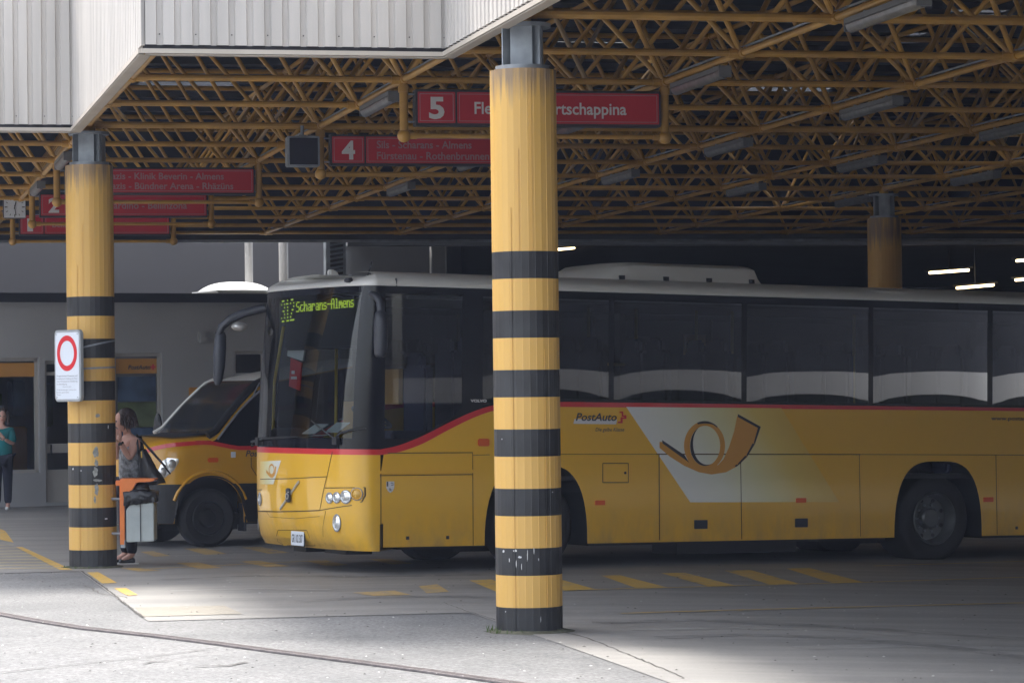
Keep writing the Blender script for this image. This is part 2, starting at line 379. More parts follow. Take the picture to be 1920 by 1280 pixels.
def text_faces(body, bold=0.0, spacing=1.0, slant=0.0):
    cu = bpy.data.curves.new('t', 'FONT'); cu.body = body; cu.size = 1; cu.offset = bold; cu.space_character = spacing; cu.shear = slant
    cu.resolution_u = 3
    ob = bpy.data.objects.new('t', cu); C.objects.link(ob)
    me = bpy.data.meshes.new_from_object(ob.evaluated_get(bpy.context.evaluated_depsgraph_get()))
    vs = [Vector(v.co) for v in me.vertices]; fs = [tuple(p.vertices) for p in me.polygons]
    bpy.data.objects.remove(ob); bpy.data.curves.remove(cu); bpy.data.meshes.remove(me)
    return vs, fs
def text_into(mb, body, org, X, Y, height=None, width=None, cap=.72, bold=0.0, out=Vector((0, 0, 0)), slant=0.0, fn=None):
    vs, fs = text_faces(body, bold, slant=slant)
    x0 = min(v.x for v in vs); x1 = max(v.x for v in vs)
    sy = height / cap; sx = width / (x1 - x0) if width else sy
    if fn: pts = [fn((v.x - x0) * sx, v.y * sy) for v in vs]
    else: pts = [Vector(org) + Vector(X) * ((v.x - x0) * sx) + Vector(Y) * (v.y * sy) + out for v in vs]
    mb.add(pts, fs)

# ================================================================ GROUND
def axis(lo, hi, dense_lo, dense_hi, ds, grow=1.25):
    xs = list(np.arange(dense_lo, dense_hi + 1e-6, ds)); st = ds
    while xs[-1] < hi: st *= grow; xs.append(xs[-1] + st)
    st = ds
    while xs[0] > lo: st *= grow; xs.insert(0, xs[0] - st)
    return xs
gx = axis(-420, 420, -14, 18, .5); gy = axis(-300, 600, 14, 62, 1.0)
g = MB(); g.grid([[(x, y, G(x, y)) for x in gx] for y in gy])
tag(g.build('ground', M['asphalt'], smooth=True), kind='structure')

EDGE = [(-12, 3.72), (-1.08, 3.72), (-1.08, .80), (-.02, .80), (-.02, -2.3), (.93, -2.3), (.93, -5.2), (1.93, -5.2), (1.93, -8.2)]
def inside(a, b, s=0.0):
    if b > 12.6: return False
    if b >= 3.72: return True
    if b >= .80: return a >= -1.08
    if b >= -2.3: return a >= -.02
    if b >= -5.2: return a >= .93
    return a >= 1.93 and b > -9
av = sorted(set([-12, -1.08, -.02, .93, 1.93] + [round(x, 3) for x in np.arange(-11.8, 13, .4)]))
bv = sorted(set([3.72, .8, -2.3, -5.2, 12.6] + [round(x, 3) for x in np.arange(-8.8, 12.6, .4)]))
g = MB(); idx = {}
def vid(i, j):
    if (i, j) not in idx:
        idx[(i, j)] = len(g.v); g.v.append(tuple(gridg(av[i], bv[j], .005)))
    return idx[(i, j)]
for i in range(len(av) - 1):
    for j in range(len(bv) - 1):
        if inside((av[i] + av[i + 1]) / 2, (bv[j] + bv[j + 1]) / 2):
            g.f.append((vid(i, j), vid(i + 1, j), vid(i + 1, j + 1), vid(i, j + 1))); g.m.append(0)
tag(g.build('pavement', M['slab'], smooth=True), kind='structure')

def sheet(mb, pts, dz, step=.5):          # a flat ribbon quad laid on the yard, split so that it follows the ground
    p = [Vector(q) for q in pts]
    n1 = max(1, int(max((p[1] - p[0]).length, (p[2] - p[3]).length) / step)); n2 = max(1, int(max((p[3] - p[0]).length, (p[2] - p[1]).length) / step))
    rows = []
    for i in range(n2 + 1):
        a = p[0].lerp(p[3], i / n2); b = p[1].lerp(p[2], i / n2); r = []
        for j in range(n1 + 1):
            q = a.lerp(b, j / n1); r.append((q.x, q.y, G(q.x, q.y) + dz))
        rows.append(r)
    mb.grid(rows)
def marking(name, quads, m, dz=.009):
    g = MB()
    for q in quads: sheet(g, [gp(*p) for p in q], dz)
    return tag(g.build(name, m, fix=True), kind='structure')
def line_quad(p, q, w):
    p, q = gp(*p), gp(*q); n = (q - p).cross(ZV).normalized() * (w / 2)
    return [p - n, q - n, q + n, p + n]
# slanted bars on the right, their base line and the thin lane line nearer the camera
bars = [[(1127, 1080), (1162, 1079), (1251, 1102), (1192, 1103)], [(1240, 1075.5), (1284, 1074.5), (1379, 1098.5), (1328, 1100)],
        [(1358, 1070.5), (1408, 1069.5), (1500, 1095.5), (1444, 1097)], [(1474, 1066.5), (1518, 1065.5), (1618, 1092), (1560, 1093.5)],
        [(1000, 1085), (1040, 1084), (1118, 1106), (1060, 1108)], [(880, 1089), (920, 1087), (990, 1108), (930, 1110)]]
marking('slanted_bar_markings', bars, M['mark'])
g = MB()
for p, q in (((930, 1113), (1250, 1103)), ((1250, 1103), (1618, 1093)), ((1618, 1093), (1960, 1082)), ((1165, 1151.5), (1500, 1142)), ((1500, 1142), (1960, 1130.5)), ((250, 1069), (600, 1052)), ((1640, 1062), (1960, 1052))):
    sheet(g, line_quad(p, q, .055), .012)
tag(g.build('thin_line_markings', M['mark']), kind='structure')
marking('chequer_markings', [[(262, 1035), (288, 1034), (320, 1043), (290, 1044)], [(345, 1029), (385, 1028), (425, 1039), (385, 1041)], [(452, 1027), (490, 1026), (545, 1037), (505, 1039)],
        [(330, 1056), (372, 1055), (416, 1065), (372, 1067)], [(448, 1053), (488, 1052), (542, 1062), (500, 1064)], [(573, 1052), (610, 1051), (655, 1060), (612, 1062)],
        [(690, 1049), (730, 1048), (775, 1057), (735, 1059)], [(225, 1066), (255, 1065), (300, 1070), (260, 1072)]], M['markfaint'])
marking('edge_markings', [[(163, 1074), (184, 1073), (219, 1093), (192, 1095)], [(214, 1104), (236, 1103), (258, 1116), (240, 1118)],
        [(0, 992), (10, 996), (26, 1018), (0, 1012)], [(30, 1026), (42, 1026), (136, 1069), (112, 1069)]], M['mark'])
marking('worn_arrow_marking', [[(785, 1100), (820, 1096), (842, 1110), (800, 1113)], [(660, 1112), (740, 1108), (770, 1116), (700, 1118)]], M['markfaint'])
g = MB()
for k in range(9):
    v = 1022 + 5.4 * k; g_r = 26 + 10.5 * k
    sheet(g, line_quad((-40, v + 1.5), (max(10, g_r), v), .10), .009)
tag(g.build('guiding_strip_markings', M['markstrip']), kind='structure')
marking('pale_slab_patch', [[(252, 1140), (420, 1136), (455, 1152), (270, 1157)]], M['slabpale'], .009)
def ribbon(name, pts, w, m, dz):
    P = [gp(*p) for p in pts]; g = MB()
    for i in range(len(P) - 1):
        a, b = P[i], P[i + 1]; na = (P[min(i + 1, len(P) - 1)] - P[max(i - 1, 0)]).cross(ZV).normalized() * w / 2; nb = (P[min(i + 2, len(P) - 1)] - P[i]).cross(ZV).normalized() * w / 2
        sheet(g, [a - na, b - nb, b + nb, a + na], dz)
    tag(g.build(name, m), kind='structure')
ribbon('tyre_tracks', [(1120, 1168), (1300, 1163), (1500, 1172), (1700, 1184), (1940, 1200)], .26, M['tyre'], .0075)
ribbon('tyre_tracks', [(1240, 1196), (1400, 1190), (1600, 1198), (1780, 1214), (1940, 1236)], .24, M['tyre'], .0075)
ribbon('tyre_tracks', [(560, 1128), (700, 1121), (860, 1118), (920, 1120)], .22, M['tyre'], .0075)
ribbon('tyre_tracks', [(300, 1087), (480, 1080), (700, 1082), (900, 1078)], .20, M['tyre'], .0075)
ribbon('worn_floor_streaks', [(1180, 1181), (1380, 1178), (1560, 1180), (1700, 1192)], .16, M['palewear'], .0070)
ribbon('worn_floor_streaks', [(1500, 1215), (1700, 1210), (1940, 1218)], .30, M['palewear'], .0070)
ribbon('worn_floor_streaks', [(320, 1108), (480, 1104), (620, 1106)], .14, M['palewear'], .0070)
# drain channel that crosses the yard, slightly bent, with a slotted iron grate
dl = [(-60, 1139), (0, 1152), (60, 1163), (160, 1179), (300, 1194), (420, 1209), (500, 1220), (640, 1238), (800, 1259), (933, 1278), (1100, 1303)]
dp = [gp(*p) for p in dl]
g = MB(); g2 = MB(); run = 0
for i in range(len(dp) - 1):
    p, q = dp[i], dp[i + 1]; d = (q - p); L = d.length; d = d / L; n = d.cross(ZV).normalized()
    sheet(g, [p - n * .055, q - n * .055, q + n * .055, p + n * .055], .006)
    k = 0
    while k * .045 < L:
        c = p + d * (k * .045); c.z = G(c.x, c.y) + .012; g2.box(c, (.02, .085, .008), X=d); k += 1
    for sgn in (-1, 1):
        a = p + n * (.052 * sgn); b = q + n * (.052 * sgn); c = (a + b) / 2; c.z = G(c.x, c.y) + .010
        g2.box(c, (L, .014, .012), X=d)
dr = thing('drain_channel', 'slotted iron drain channel crossing the pale asphalt in front of the columns', 'drain', dp[5])
g.build('channel', M['crack'], dr); g2.build('grate', M['iron'], dr)
# open joint between slab and asphalt, a crack and scars in the asphalt
g = MB()
def joint(pts, w, dz=.008, jit=.0):
    P = []
    for i in range(len(pts) - 1):
        a, b = gp(*pts[i]), gp(*pts[i + 1]); n = max(2, int((b - a).length / .12))
        for k in range(n + (i == len(pts) - 2)):
            q = a.lerp(b, k / n); P.append(q + Vector((random.uniform(-jit, jit), random.uniform(-jit, jit), 0)))
    for i in range(len(P) - 1):
        a, b = P[i], P[i + 1]; n = (b - a).cross(ZV).normalized() * (w / 2 * random.uniform(.6, 1.3))
        g.poly([(q.x, q.y, G(q.x, q.y) + dz) for q in (a - n, b - n, b + n, a + n)])
joint([(153, 1071), (200, 1105), (268, 1158)], .022, jit=.006)
joint([(1050, 1183), (1110, 1200), (1280, 1270)], .014, jit=.01)
joint([(0, 1262), (130, 1247), (260, 1234), (380, 1219), (405, 1215)], .016, jit=.012)
joint([(830, 1130), (880, 1148), (930, 1163)], .008, jit=.01)
joint([(372, 1250), (430, 1248), (463, 1242)], .03, jit=.02)
joint([(265, 1246), (290, 1241), (325, 1239)], .02, jit=.02)
joint([(160, 1098), (190, 1112), (240, 1122)], .012, jit=.03)
tag(g.build('pavement_cracks', M['crack'], fix=False), kind='structure')

g = MB(); rr = random.Random(21)
for k in range(420):
    u = rr.uniform(0, 1920); v = rr.uniform(1075, 1278) if rr.random() < .8 else rr.uniform(1030, 1100)
    p = gp(u, v); s = rr.uniform(.004, .014); n = 5; th = rr.uniform(0, 6)
    pts = [(p.x + math.cos(th + i * 1.26) * s * rr.uniform(.5, 1.4), p.y + math.sin(th + i * 1.26) * s * rr.uniform(.5, 1.6)) for i in range(n)]
    g.mi = 0 if rr.random() < .6 else 1
    z = G(p.x, p.y) + .013; g.add([(x, y, z) for x, y in pts] + [(p.x, p.y, z + s * .5)], [(i, (i + 1) % n, n) for i in range(n)])
tag(g.build('grit', [M['crack'], M['pale_chip']], None, fix=False), 'scattered grit and litter specks on the yard', kind='stuff')
# ================================================================ CANOPY
FZ = [(-2.07, 13.2), (-2.07, 3.81), (-1.07, 3.81), (-1.07, .81), (-.07, .81), (-.07, -2.19), (.93, -2.19), (.93, -5.19), (1.93, -5.19), (1.93, -8.19), (2.93, -8.19), (2.93, -12.5)]
BMAX, AMAX = 13.2, 13.0
FTOP = 2.36
canopy = thing('bus_station_canopy', 'long canopy on a yellow tube space frame, edged with pale ribbed metal sheet', 'canopy', grid(0, 0, ZF))
def ribbed(p, q, out, z0, z1, name='fascia_panel'):
    # trapezoid ribs: broad raised faces, narrow recesses
    g = MB(); d = (q - p); L = d.length; d = d / L
    n = max(1, round(L / .154)); pt = L / n; prof = []
    for k in range(n):
        s = k * pt
        prof += [(s, .03), (s + .006, .03), (s + pt * .60, .03), (s + pt * .66, 0), (s + pt * .93, 0)]
    prof.append((L, .03))
    rows = [[p + d * s + out * o + ZV * z for s, o in prof] for z in (z0, (z0 + z1) / 2, z1)]
    g.grid(rows)
    f = g.build(name, M['fascia'], canopy, fix=False)
    t = MB(); c = (p + q) / 2
    t.box(c + out * .035 + ZV * (z0 - .055), (L + .07, .05, .038), X=d)
    t.box(c + out * .00 + ZV * (z0 - .083), (L, .10, .006), X=d)
    t.build('edge_trim', M['trim'], f)
    s = MB(); s.box(c - out * .01 + ZV * (z0 - .014), (L, .012, .034), X=d); s.box(c - out * .045 + ZV * ((z0 + z1) / 2), (L, .008, z1 - z0), X=d)
    for k in range(0, n, 2): s.tube(p + d * ((k + .8) * pt) + out * .0 + ZV * (z0 + .09), p + d * ((k + .8) * pt) + out * .008 + ZV * (z0 + .09), .006, 6)
    s.build('backing', M['dark'], f)
for i in range(len(FZ) - 1):
    p, q = grid(*FZ[i]), grid(*FZ[i + 1]); d = (q - p).normalized(); out = d.cross(ZV)
    ribbed(p, q, out, ZF + .08, ZF + FTOP)
# roof deck in cells so that the skylights are real openings
ZD = ZT + .20
def in_roof(a, b):
    return b < BMAX and a < AMAX and (b >= 3.81 or (a >= -1.07 and b >= .81) or (a >= -.07 and b >= -2.19) or (a >= .93 and b >= -5.19) or (a >= 1.93 and b > -8.19) or (a >= 2.93 and b > -12.5)) and a > -2.07
def dk(u, v):
    p = atz(u, v, ZD); x, y = p.x - X0, p.y - Y0
    return (x * CA + y * SA) / MOD, (-x * SA + y * CA) / MOD
sky_cells = []
for (u0, v0, u1, v1) in ((262, 147, 440, 160), (1035, 81, 1205, 88), (1385, 161, 1560, 170), (1800, 6, 1905, 24), (1690, 60, 1740, 64)):
    a0, b0 = dk(u0, (v0 + v1) / 2); a1, b1 = dk(u1, (v0 + v1) / 2); _, bt = dk((u0 + u1) / 2, v0); _, bb = dk((u0 + u1) / 2, v1)
    bm_ = (bt + bb) / 2; h = max(abs(bt - bb) / 2, .12)
    sky_cells.append((min(a0, a1), bm_ - h, max(a0, a1), bm_ + h))
def is_sky(a, b): return any(x0 < a < x1 and y0 < b < y1 for x0, y0, x1, y1 in sky_cells)
ae = sorted(set([-2.07, -1.07, -.07, .93, 1.93, AMAX] + [x for c in sky_cells for x in (c[0], c[2])] + [float(k) for k in range(-1, 13)]))
be = sorted(set([-12.5, -8.19, -5.19, -2.19, .81, 3.81, BMAX] + [x for c in sky_cells for x in (c[1], c[3])] + [float(k) for k in range(-8, 14)]))
g = MB(); skd = {}
for i in range(len(ae) - 1):
    for j in range(len(be) - 1):
        a, b = (ae[i] + ae[i + 1]) / 2, (be[j] + be[j + 1]) / 2
        if not in_roof(a, b): continue
        q = [grid(x, y, ZD) for x, y in ((ae[i], be[j]), (ae[i + 1], be[j]), (ae[i + 1], be[j + 1]), (ae[i], be[j + 1]))]
        if is_sky(a, b):
            kk_ = [i_ for i_, (x0, y0, x1, y1) in enumerate(sky_cells) if x0 < a < x1 and y0 < b < y1][0]; skd.setdefault(kk_, MB()).poly([p + ZV * .06 for p in q])
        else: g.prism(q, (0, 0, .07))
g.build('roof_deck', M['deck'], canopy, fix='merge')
m = bpy.data.materials.new('skylight_sheet'); m.use_nodes = True
nt = m.node_tree; nt.nodes.remove(nt.nodes['Principled BSDF']); tl = nt.nodes.new('ShaderNodeBsdfTranslucent'); tl.inputs[0].default_value = (.75, .76, .74, 1)
tp = nt.nodes.new('ShaderNodeBsdfTransparent'); tp.inputs[0].default_value = (.5, .5, .5, 1); mx = nt.nodes.new('ShaderNodeMixShader'); mx.inputs[0].default_value = .35
nt.links.new(tl.outputs[0], mx.inputs[1]); nt.links.new(tp.outputs[0], mx.inputs[2]); nt.links.new(mx.outputs[0], nt.nodes['Material Output'].inputs[0])
for sk in skd.values(): sk.build('skylight', m, canopy)
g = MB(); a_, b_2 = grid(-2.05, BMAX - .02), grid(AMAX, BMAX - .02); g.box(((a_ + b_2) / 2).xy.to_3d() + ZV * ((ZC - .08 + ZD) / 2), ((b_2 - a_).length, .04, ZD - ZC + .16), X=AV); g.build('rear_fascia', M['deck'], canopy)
g = MB(); g.box(((a_ + b_2) / 2).xy.to_3d() - BV * .03 + ZV * (ZC - .14), ((b_2 - a_).length, .05, .05), X=AV); g.build('gutter', M['steel'], canopy)
# purlins under the deck, one per half module
g = MB()
for k in np.arange(-8, BMAX * 1, .5):
    lo = -2.05 if k > 3.85 else (-1.0 if k > .85 else (0 if k > -2.15 else (1 if k > -5.15 else 2)))
    if k >= BMAX: break
    c = (grid(lo, k, ZD - .05) + grid(AMAX, k, ZD - .05)) / 2
    g.box(c, ((AMAX - lo) * MOD, .06, .10), X=AV)
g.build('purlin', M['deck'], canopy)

def has_node(a, b): return a >= -2 and a <= 9 and b <= 13 and (b >= 4 or (a >= -1 and b >= 1) or (a >= 0 and b >= -2) or (a >= 1 and b >= -5) or (a >= 2 and b >= -8))
def has_cell(a, b): return all(has_node(a + i, b + j) for i in (0, 1) for j in (0, 1))
def chord(p, q, r, ends=True):
    g = MB(); g.tube(p, q, r, 10, cap=True); o = g.build('chord_tube', M['frame'], canopy); smooth_by(o); return o
rnd = random.Random(3)
for b in range(-8, 14):
    an = [a for a in range(-8, 10) if has_node(a, b)]
    if an: chord(grid(an[0], b, ZC) , grid(an[-1], b, ZC), .038 if b % 4 == 0 else .032)
    ac = [a for a in range(-8, 9) if has_cell(a, b)]
    if ac: chord(grid(ac[0] + .5, b + .5, ZT), grid(ac[-1] + .5, b + .5, ZT), .038)
for a in range(-8, 10):
    bn = [b for b in range(-8, 14) if has_node(a, b)]
    if bn: chord(grid(a, bn[0], ZC), grid(a, bn[-1], ZC), .030)
    bc = [b for b in range(-8, 13) if has_cell(a, b)]
    if bc: chord(grid(a + .5, bc[0] + .5, ZT), grid(a + .5, bc[-1] + .5, ZT), .034)
for a in range(-1, 7):
    b0_ = {-1: 4, 0: 1, 1: -2}.get(a, -5); g = MB(); g.tube(grid(a, b0_, ZC + .06) + AV * .03, grid(a, 12.8, ZC + .06) + AV * .03, .011, 6); g.build('cable_conduit', M['steel'], canopy)
diags = []; nodes = []
for a in range(-8, 10):
    for b in range(-8, 14):
        if has_node(a, b):
            nodes.append(grid(a, b, ZC))
        if has_cell(a, b):
            t = grid(a + .5, b + .5, ZT); nodes.append(t)
            for i in (0, 1):
                for j in (0, 1): diags.append((grid(a + i, b + j, ZC), t))
def in_view(p, m=.02):
    d = p - Vector((0, 0, CAMZ))
    if d.y < 1: return -1
    u = FPX * d.x / d.y; v = FPX * (d.z / d.y) 
    return 1 / d.y if abs(u) < 960 * (1 + m) and v < (HOR + 30) else -1 / d.y - 10
def ranked(items, mid): return sorted(items, key=lambda it: -in_view(mid(it)))
diags = ranked(diags, lambda d: d[0] * .75 + d[1] * .25)
def diag_into(g, d):
    p, q = d; w = (q - p).normalized(); r = .026
    g.tube(p + w * .10, q - w * .10, r, 8, cap=False)
    g.tube(p + w * .03, p + w * .10, r * .45, 8, r, cap=False); g.tube(q - w * .10, q - w * .03, r, 8, r * .45, cap=False)
for k, d in enumerate(diags[:100]):
    g = MB(); diag_into(g, d); smooth_by(g.build('diagonal_tube', M['framegrey'] if k % 23 == 5 else M['frame'], canopy))
g = MB(); g3 = MB()
for k, d in enumerate(diags[100:]): diag_into(g3 if k % 17 == 3 else g, d)
g.v = g.v + g3.v if False else g.v
tag(smooth_by(g.build('diagonal_tubes', M['frame'], canopy, fix=False)), kind='stuff')
tag(smooth_by(g3.build('dull_diagonal_tubes', M['framegrey'], canopy, fix=False)), kind='stuff')
nodes = ranked(nodes, lambda p: p)
def node_into(g, p):
    g.ell(p, .056, 10, 6); g.tube(p - AV * .12, p + AV * .12, .044, 10); g.tube(p - BV * .10, p + BV * .10, .04, 10)
for p in nodes[:100]:
    g = MB(); node_into(g, p); smooth_by(g.build('node_joint', M['frame'], canopy, fix=False))
g = MB()
for p in nodes[100:]: node_into(g, p)
tag(smooth_by(g.build('node_joints', M['frame'], canopy, fix=False)), kind='stuff')

# ================================================================ COLUMNS
HC, RC = 4.36, .258
def make_column(a, b, label, h=HC, stripes=True):
    base = gridg(a, b); base.z -= .01
    h = (CAMZ + 2.435) - base.z
    t = thing('support_column', label, 'column', base, 'round yellow columns carrying the canopy')
    n = 30; g = MB()
    rr = random.Random(int(a * 7 + b + 40)); zs = [0, .21, .4583, .6693, .9166, 1.1276, 1.3749, 1.5859, 1.8332, 2.0442, 2.2915, 2.5025, 2.7498, 2.9608, 3.6, h]
    fac = [rr.uniform(-.0006, .0006) for _ in range(n)]; rows = []
    for z in zs:
        row = []
        for i in range(n + 1):
            t0 = 2 * PI * (i % n) / n
            for e in (0, 1):
                if i == n and e == 1: break
                th = t0 + (2 * PI / n - .012) * e
                r = RC + fac[i % n] + (.0010 if e == 0 else -.0004)
                row.append(Vector((math.cos(th) * r, math.sin(th) * r, z)) + base)
        rows.append(row)
    g.grid(rows); g.poly([p for p in rows[-1][:-1]])
    sh = g.build('sheath', M['column'], t, fix=False); smooth_by(sh, math.radians(11))
    # vertical lap seams of the sheet jacket
    g = MB()
    for th, z0, z1 in ((-2.0, 0.0, 3.3), (-1.35, 2.9, h - .02), (-1.0, .0, 2.2), (-1.75, 2.9, 3.75)):
        d = Vector((math.cos(th), math.sin(th), 0)); g.box(base + d * (RC + .0035) + ZV * ((z0 + z1) / 2), (.004, .006, z1 - z0), X=d)
    g.build('lap_seam', M['column'], t)
    g = MB(); c = base + ZV * h
    g.lathe([(.215, 0), (.215, .035), (.0, .035)], c, n=36); cp = g.build('capital', M['steel'], t); smooth_by(cp)
    g = MB(); H = .30
    for k in range(4):
        d = AV * math.cos(k * PI / 2 + .5) + BV * math.sin(k * PI / 2 + .5); g.box(c + d * .105 + ZV * (.035 + H / 2), (.21, .014, H), X=d)
    for k in range(4):
        d = AV * math.cos(k * PI / 2 + 1.285) + BV * math.sin(k * PI / 2 + 1.285); s = d.cross(ZV); g.box(c + d * .15 + ZV * (.035 + H / 2), (.012, .17, H), X=d)
    g.build('fin', M['steel'], cp)
    g = MB(); g.lathe([(.0, 0), (.222, 0), (.222, .03), (.0, .03)], c + ZV * (.035 + H), n=36); smooth_by(g.build('top_plate', M['steel'], cp))
    g = MB(); g.tube(c + ZV * (.06 + H), Vector((base.x, base.y, ZC)), .07, 14); g.build('stub', M['frame'], cp)
    return t
c_main = make_column(0, 0, 'nearest and tallest black-banded yellow column, standing in front of the bus')
c_left = make_column(-1, 4, 'black-banded yellow column on the left, with a road sign and a bin beside it')
c_back = make_column(4, 8, 'dim yellow column in the shade behind the bus roof, far right')
# scrapes and splashes of the paint
def on_col(t_, u, v, out=.004):
    b = WM[t_.name].translation; d = ray(u, v); o = Vector((0, 0, CAMZ)); R_2 = RC + out
    A_ = d.x ** 2 + d.y ** 2; B_ = 2 * (d.x * (o.x - b.x) + d.y * (o.y - b.y)); C_ = (o.x - b.x) ** 2 + (o.y - b.y) ** 2 - R_2 ** 2
    k = (-B_ - math.sqrt(max(0, B_ * B_ - 4 * A_ * C_))) / (2 * A_); return o + d * k
M['scrape'] = mat('bare_metal_scrape', (.30, .31, .29), .7, noise=.35, nscale=30)
M['splash'] = mat('white_splash', (.62, .62, .62), .7)
def blot(name, t_, spots, m):
    rr = random.Random(8)
    for (u, v, ru, rv) in spots:
        g = MB(); n = 14; g.poly([on_col(t_, u + ru * math.cos(2 * PI * k / n) * rr.uniform(.6, 1.15), v + rv * math.sin(2 * PI * k / n) * rr.uniform(.6, 1.15)) for k in range(n)])
        g.build(name, m, sh_of[t_.name], fix=False)
sh_of = {o.parent.name: o for o in bpy.data.objects if o.name.startswith('sheath')}
blot('scrape', c_left, [(183, 779, 6, 4), (180, 848, 6, 11), (181, 868, 4, 8), (179, 884, 5, 12), (182, 900, 9, 3), (181, 918, 4, 12), (178, 936, 2, 8)], M['scrape'])
blot('splash', c_left, [(199, 972, 4, 1.6), (137, 879, 1.5, 2), (152, 882, 1.2, 1.5), (203, 800, 1, 5)], M['splash'])
blot('splash', c_main, [(944, 1033, 2.5, 3), (966, 1032, 4, 2.5), (975, 1044, 4, 2.5), (989, 1040, .8, 14), (1001, 1032, .8, 8), (955, 1050, .8, 4), (968, 1056, .8, 8), (978, 1062, .7, 6), (1010, 1048, .7, 3), (948, 1146, 1, 1.5), (1014, 1160, .6, 6), (1036, 922, 1, 1), (941, 823, 1, 1.5)], M['splash'])
# weeds and dirt at the column feet
g = MB(); rr = random.Random(5)
for (a, b, k) in ((0, 0, 26), (-1, 4, 40)):
    base = gridg(a, b)
    for i in range(k):
        th = rr.gauss(-2.75, .45) if b == 0 else rr.gauss(-2.3, .6)
        p = base + Vector((math.cos(th), math.sin(th), 0)) * (RC + rr.uniform(.005, .09)); p.z = G(p.x, p.y) + .004
        h = rr.uniform(.015, .06) if b == 0 else rr.uniform(.01, .04); w = rr.uniform(.003, .006); d = Vector((rr.uniform(-1, 1), rr.uniform(-1, 1), 0)) * .35 * h
        g.poly([p + Vector((-w, 0, 0)), p + Vector((w, 0, 0)), p + d + ZV * h])
tag(g.build('grass', M['grass'], fix=False), 'short grass tufts sprouting at the feet of the columns', kind='stuff')
g = MB()
for (a, b) in ((0, 0), (-1, 4)):
    base = gridg(a, b); rows = []
    for k, r in enumerate((RC - .03, RC + .02, RC + .07)):
        rows.append([base + Vector((math.cos(t), math.sin(t), 0)) * (r + (0 if k == 0 else rr.uniform(0, .035))) + ZV * (.03, .014, .004)[k] for t in np.linspace(0, 2 * PI, 49)])
    rows = [r[:-1] + [r[0]] for r in rows]; g.grid(rows)
tag(g.build('soil', M['moss'], fix=False), 'thin rim of dirt and moss round the column feet', kind='stuff')

# ================================================================ LIGHT FITTINGS under the B chords
def fixture(a, b, label):
    p = grid(a, b, ZC - .105); q = grid(a, b - 1, ZC - .105)
    d = (q - p).normalized(); s = p + d * .42; e = s + d * 1.62
    t = thing('strip_light', label, 'strip light', (s + e) / 2, 'strip lights fixed under the canopy frame')
    g = MB(); n = 14; X = d.cross(ZV)
    prof = [(math.cos(k * PI / 7 - PI) * .056, math.sin(k * PI / 7 - PI) * .062) for k in range(8)]
    g.prism([s + X * x + ZV * z for x, z in prof], e - s); smooth_by(g.build('diffuser', M['fluor'], t))
    g = MB(); g.box((s + e) / 2 + ZV * .028, ((e - s).length + .03, .118, .045), X=d); g.box(s - d * .005 + ZV * -.01, (.03, .115, .085), X=d); g.box(e + d * .005 + ZV * -.01, (.03, .115, .085), X=d)
    g.build('housing', M['fluor_end'], t)
    g = MB()
    for k in (.2, .8): g.box(s.lerp(e, k) + ZV * .075, (.03, .02, .10), X=d)
    g.build('clip', M['steel'], t)
FIX = {(1, 0): 'strip light cut by the top edge of the picture, right of the nearest column', (1, 2): 'strip light just above the right end of the sign numbered 5',
       (2, 3): 'strip light right of the sign numbered 5, second row out from it', (2, 5): 'strip light below and right of the sign numbered 5',
       (3, 4): 'strip light at the right edge of the picture, half cut off', (3, 6): 'strip light above the dim far column', (3, 8): 'faint strip light left of the dim far column',
       (1, 4): 'strip light behind the right half of the sign numbered 5', (1, 6): 'faint strip light just right of the nearest column, below the signs', (0, 3): 'strip light above the sign numbered 4, left of the sign numbered 5',
       (0, 5): 'strip light behind the sign numbered 4', (0, 7): 'strip light seen below the sign numbered 4, above the bus front', (-1, 8): 'strip light beside the clock, above the sign numbered 2', (-1, 6): 'strip light just left of the striped column cap',
       (0, 9): 'small strip light above the twin white pipes', (0, 11): 'small strip light lowest above the twin white pipes', (4, 7): 'strip light behind the cap of the dim far column', (2, 7): 'dim strip light midway between the two tall columns', (2, 9): 'very dim strip light low behind the nearest column',
       (4, 5): 'strip light in the upper right, at the very edge', (1, 8): 'dim strip light left of the nearest column, under the sign numbered 4', (4, 9): 'dim strip light right of the far column', (5, 8): 'dim strip light at the right edge, level with the far column cap'}
for (a, b), lab in FIX.items(): fixture(a, b, lab)

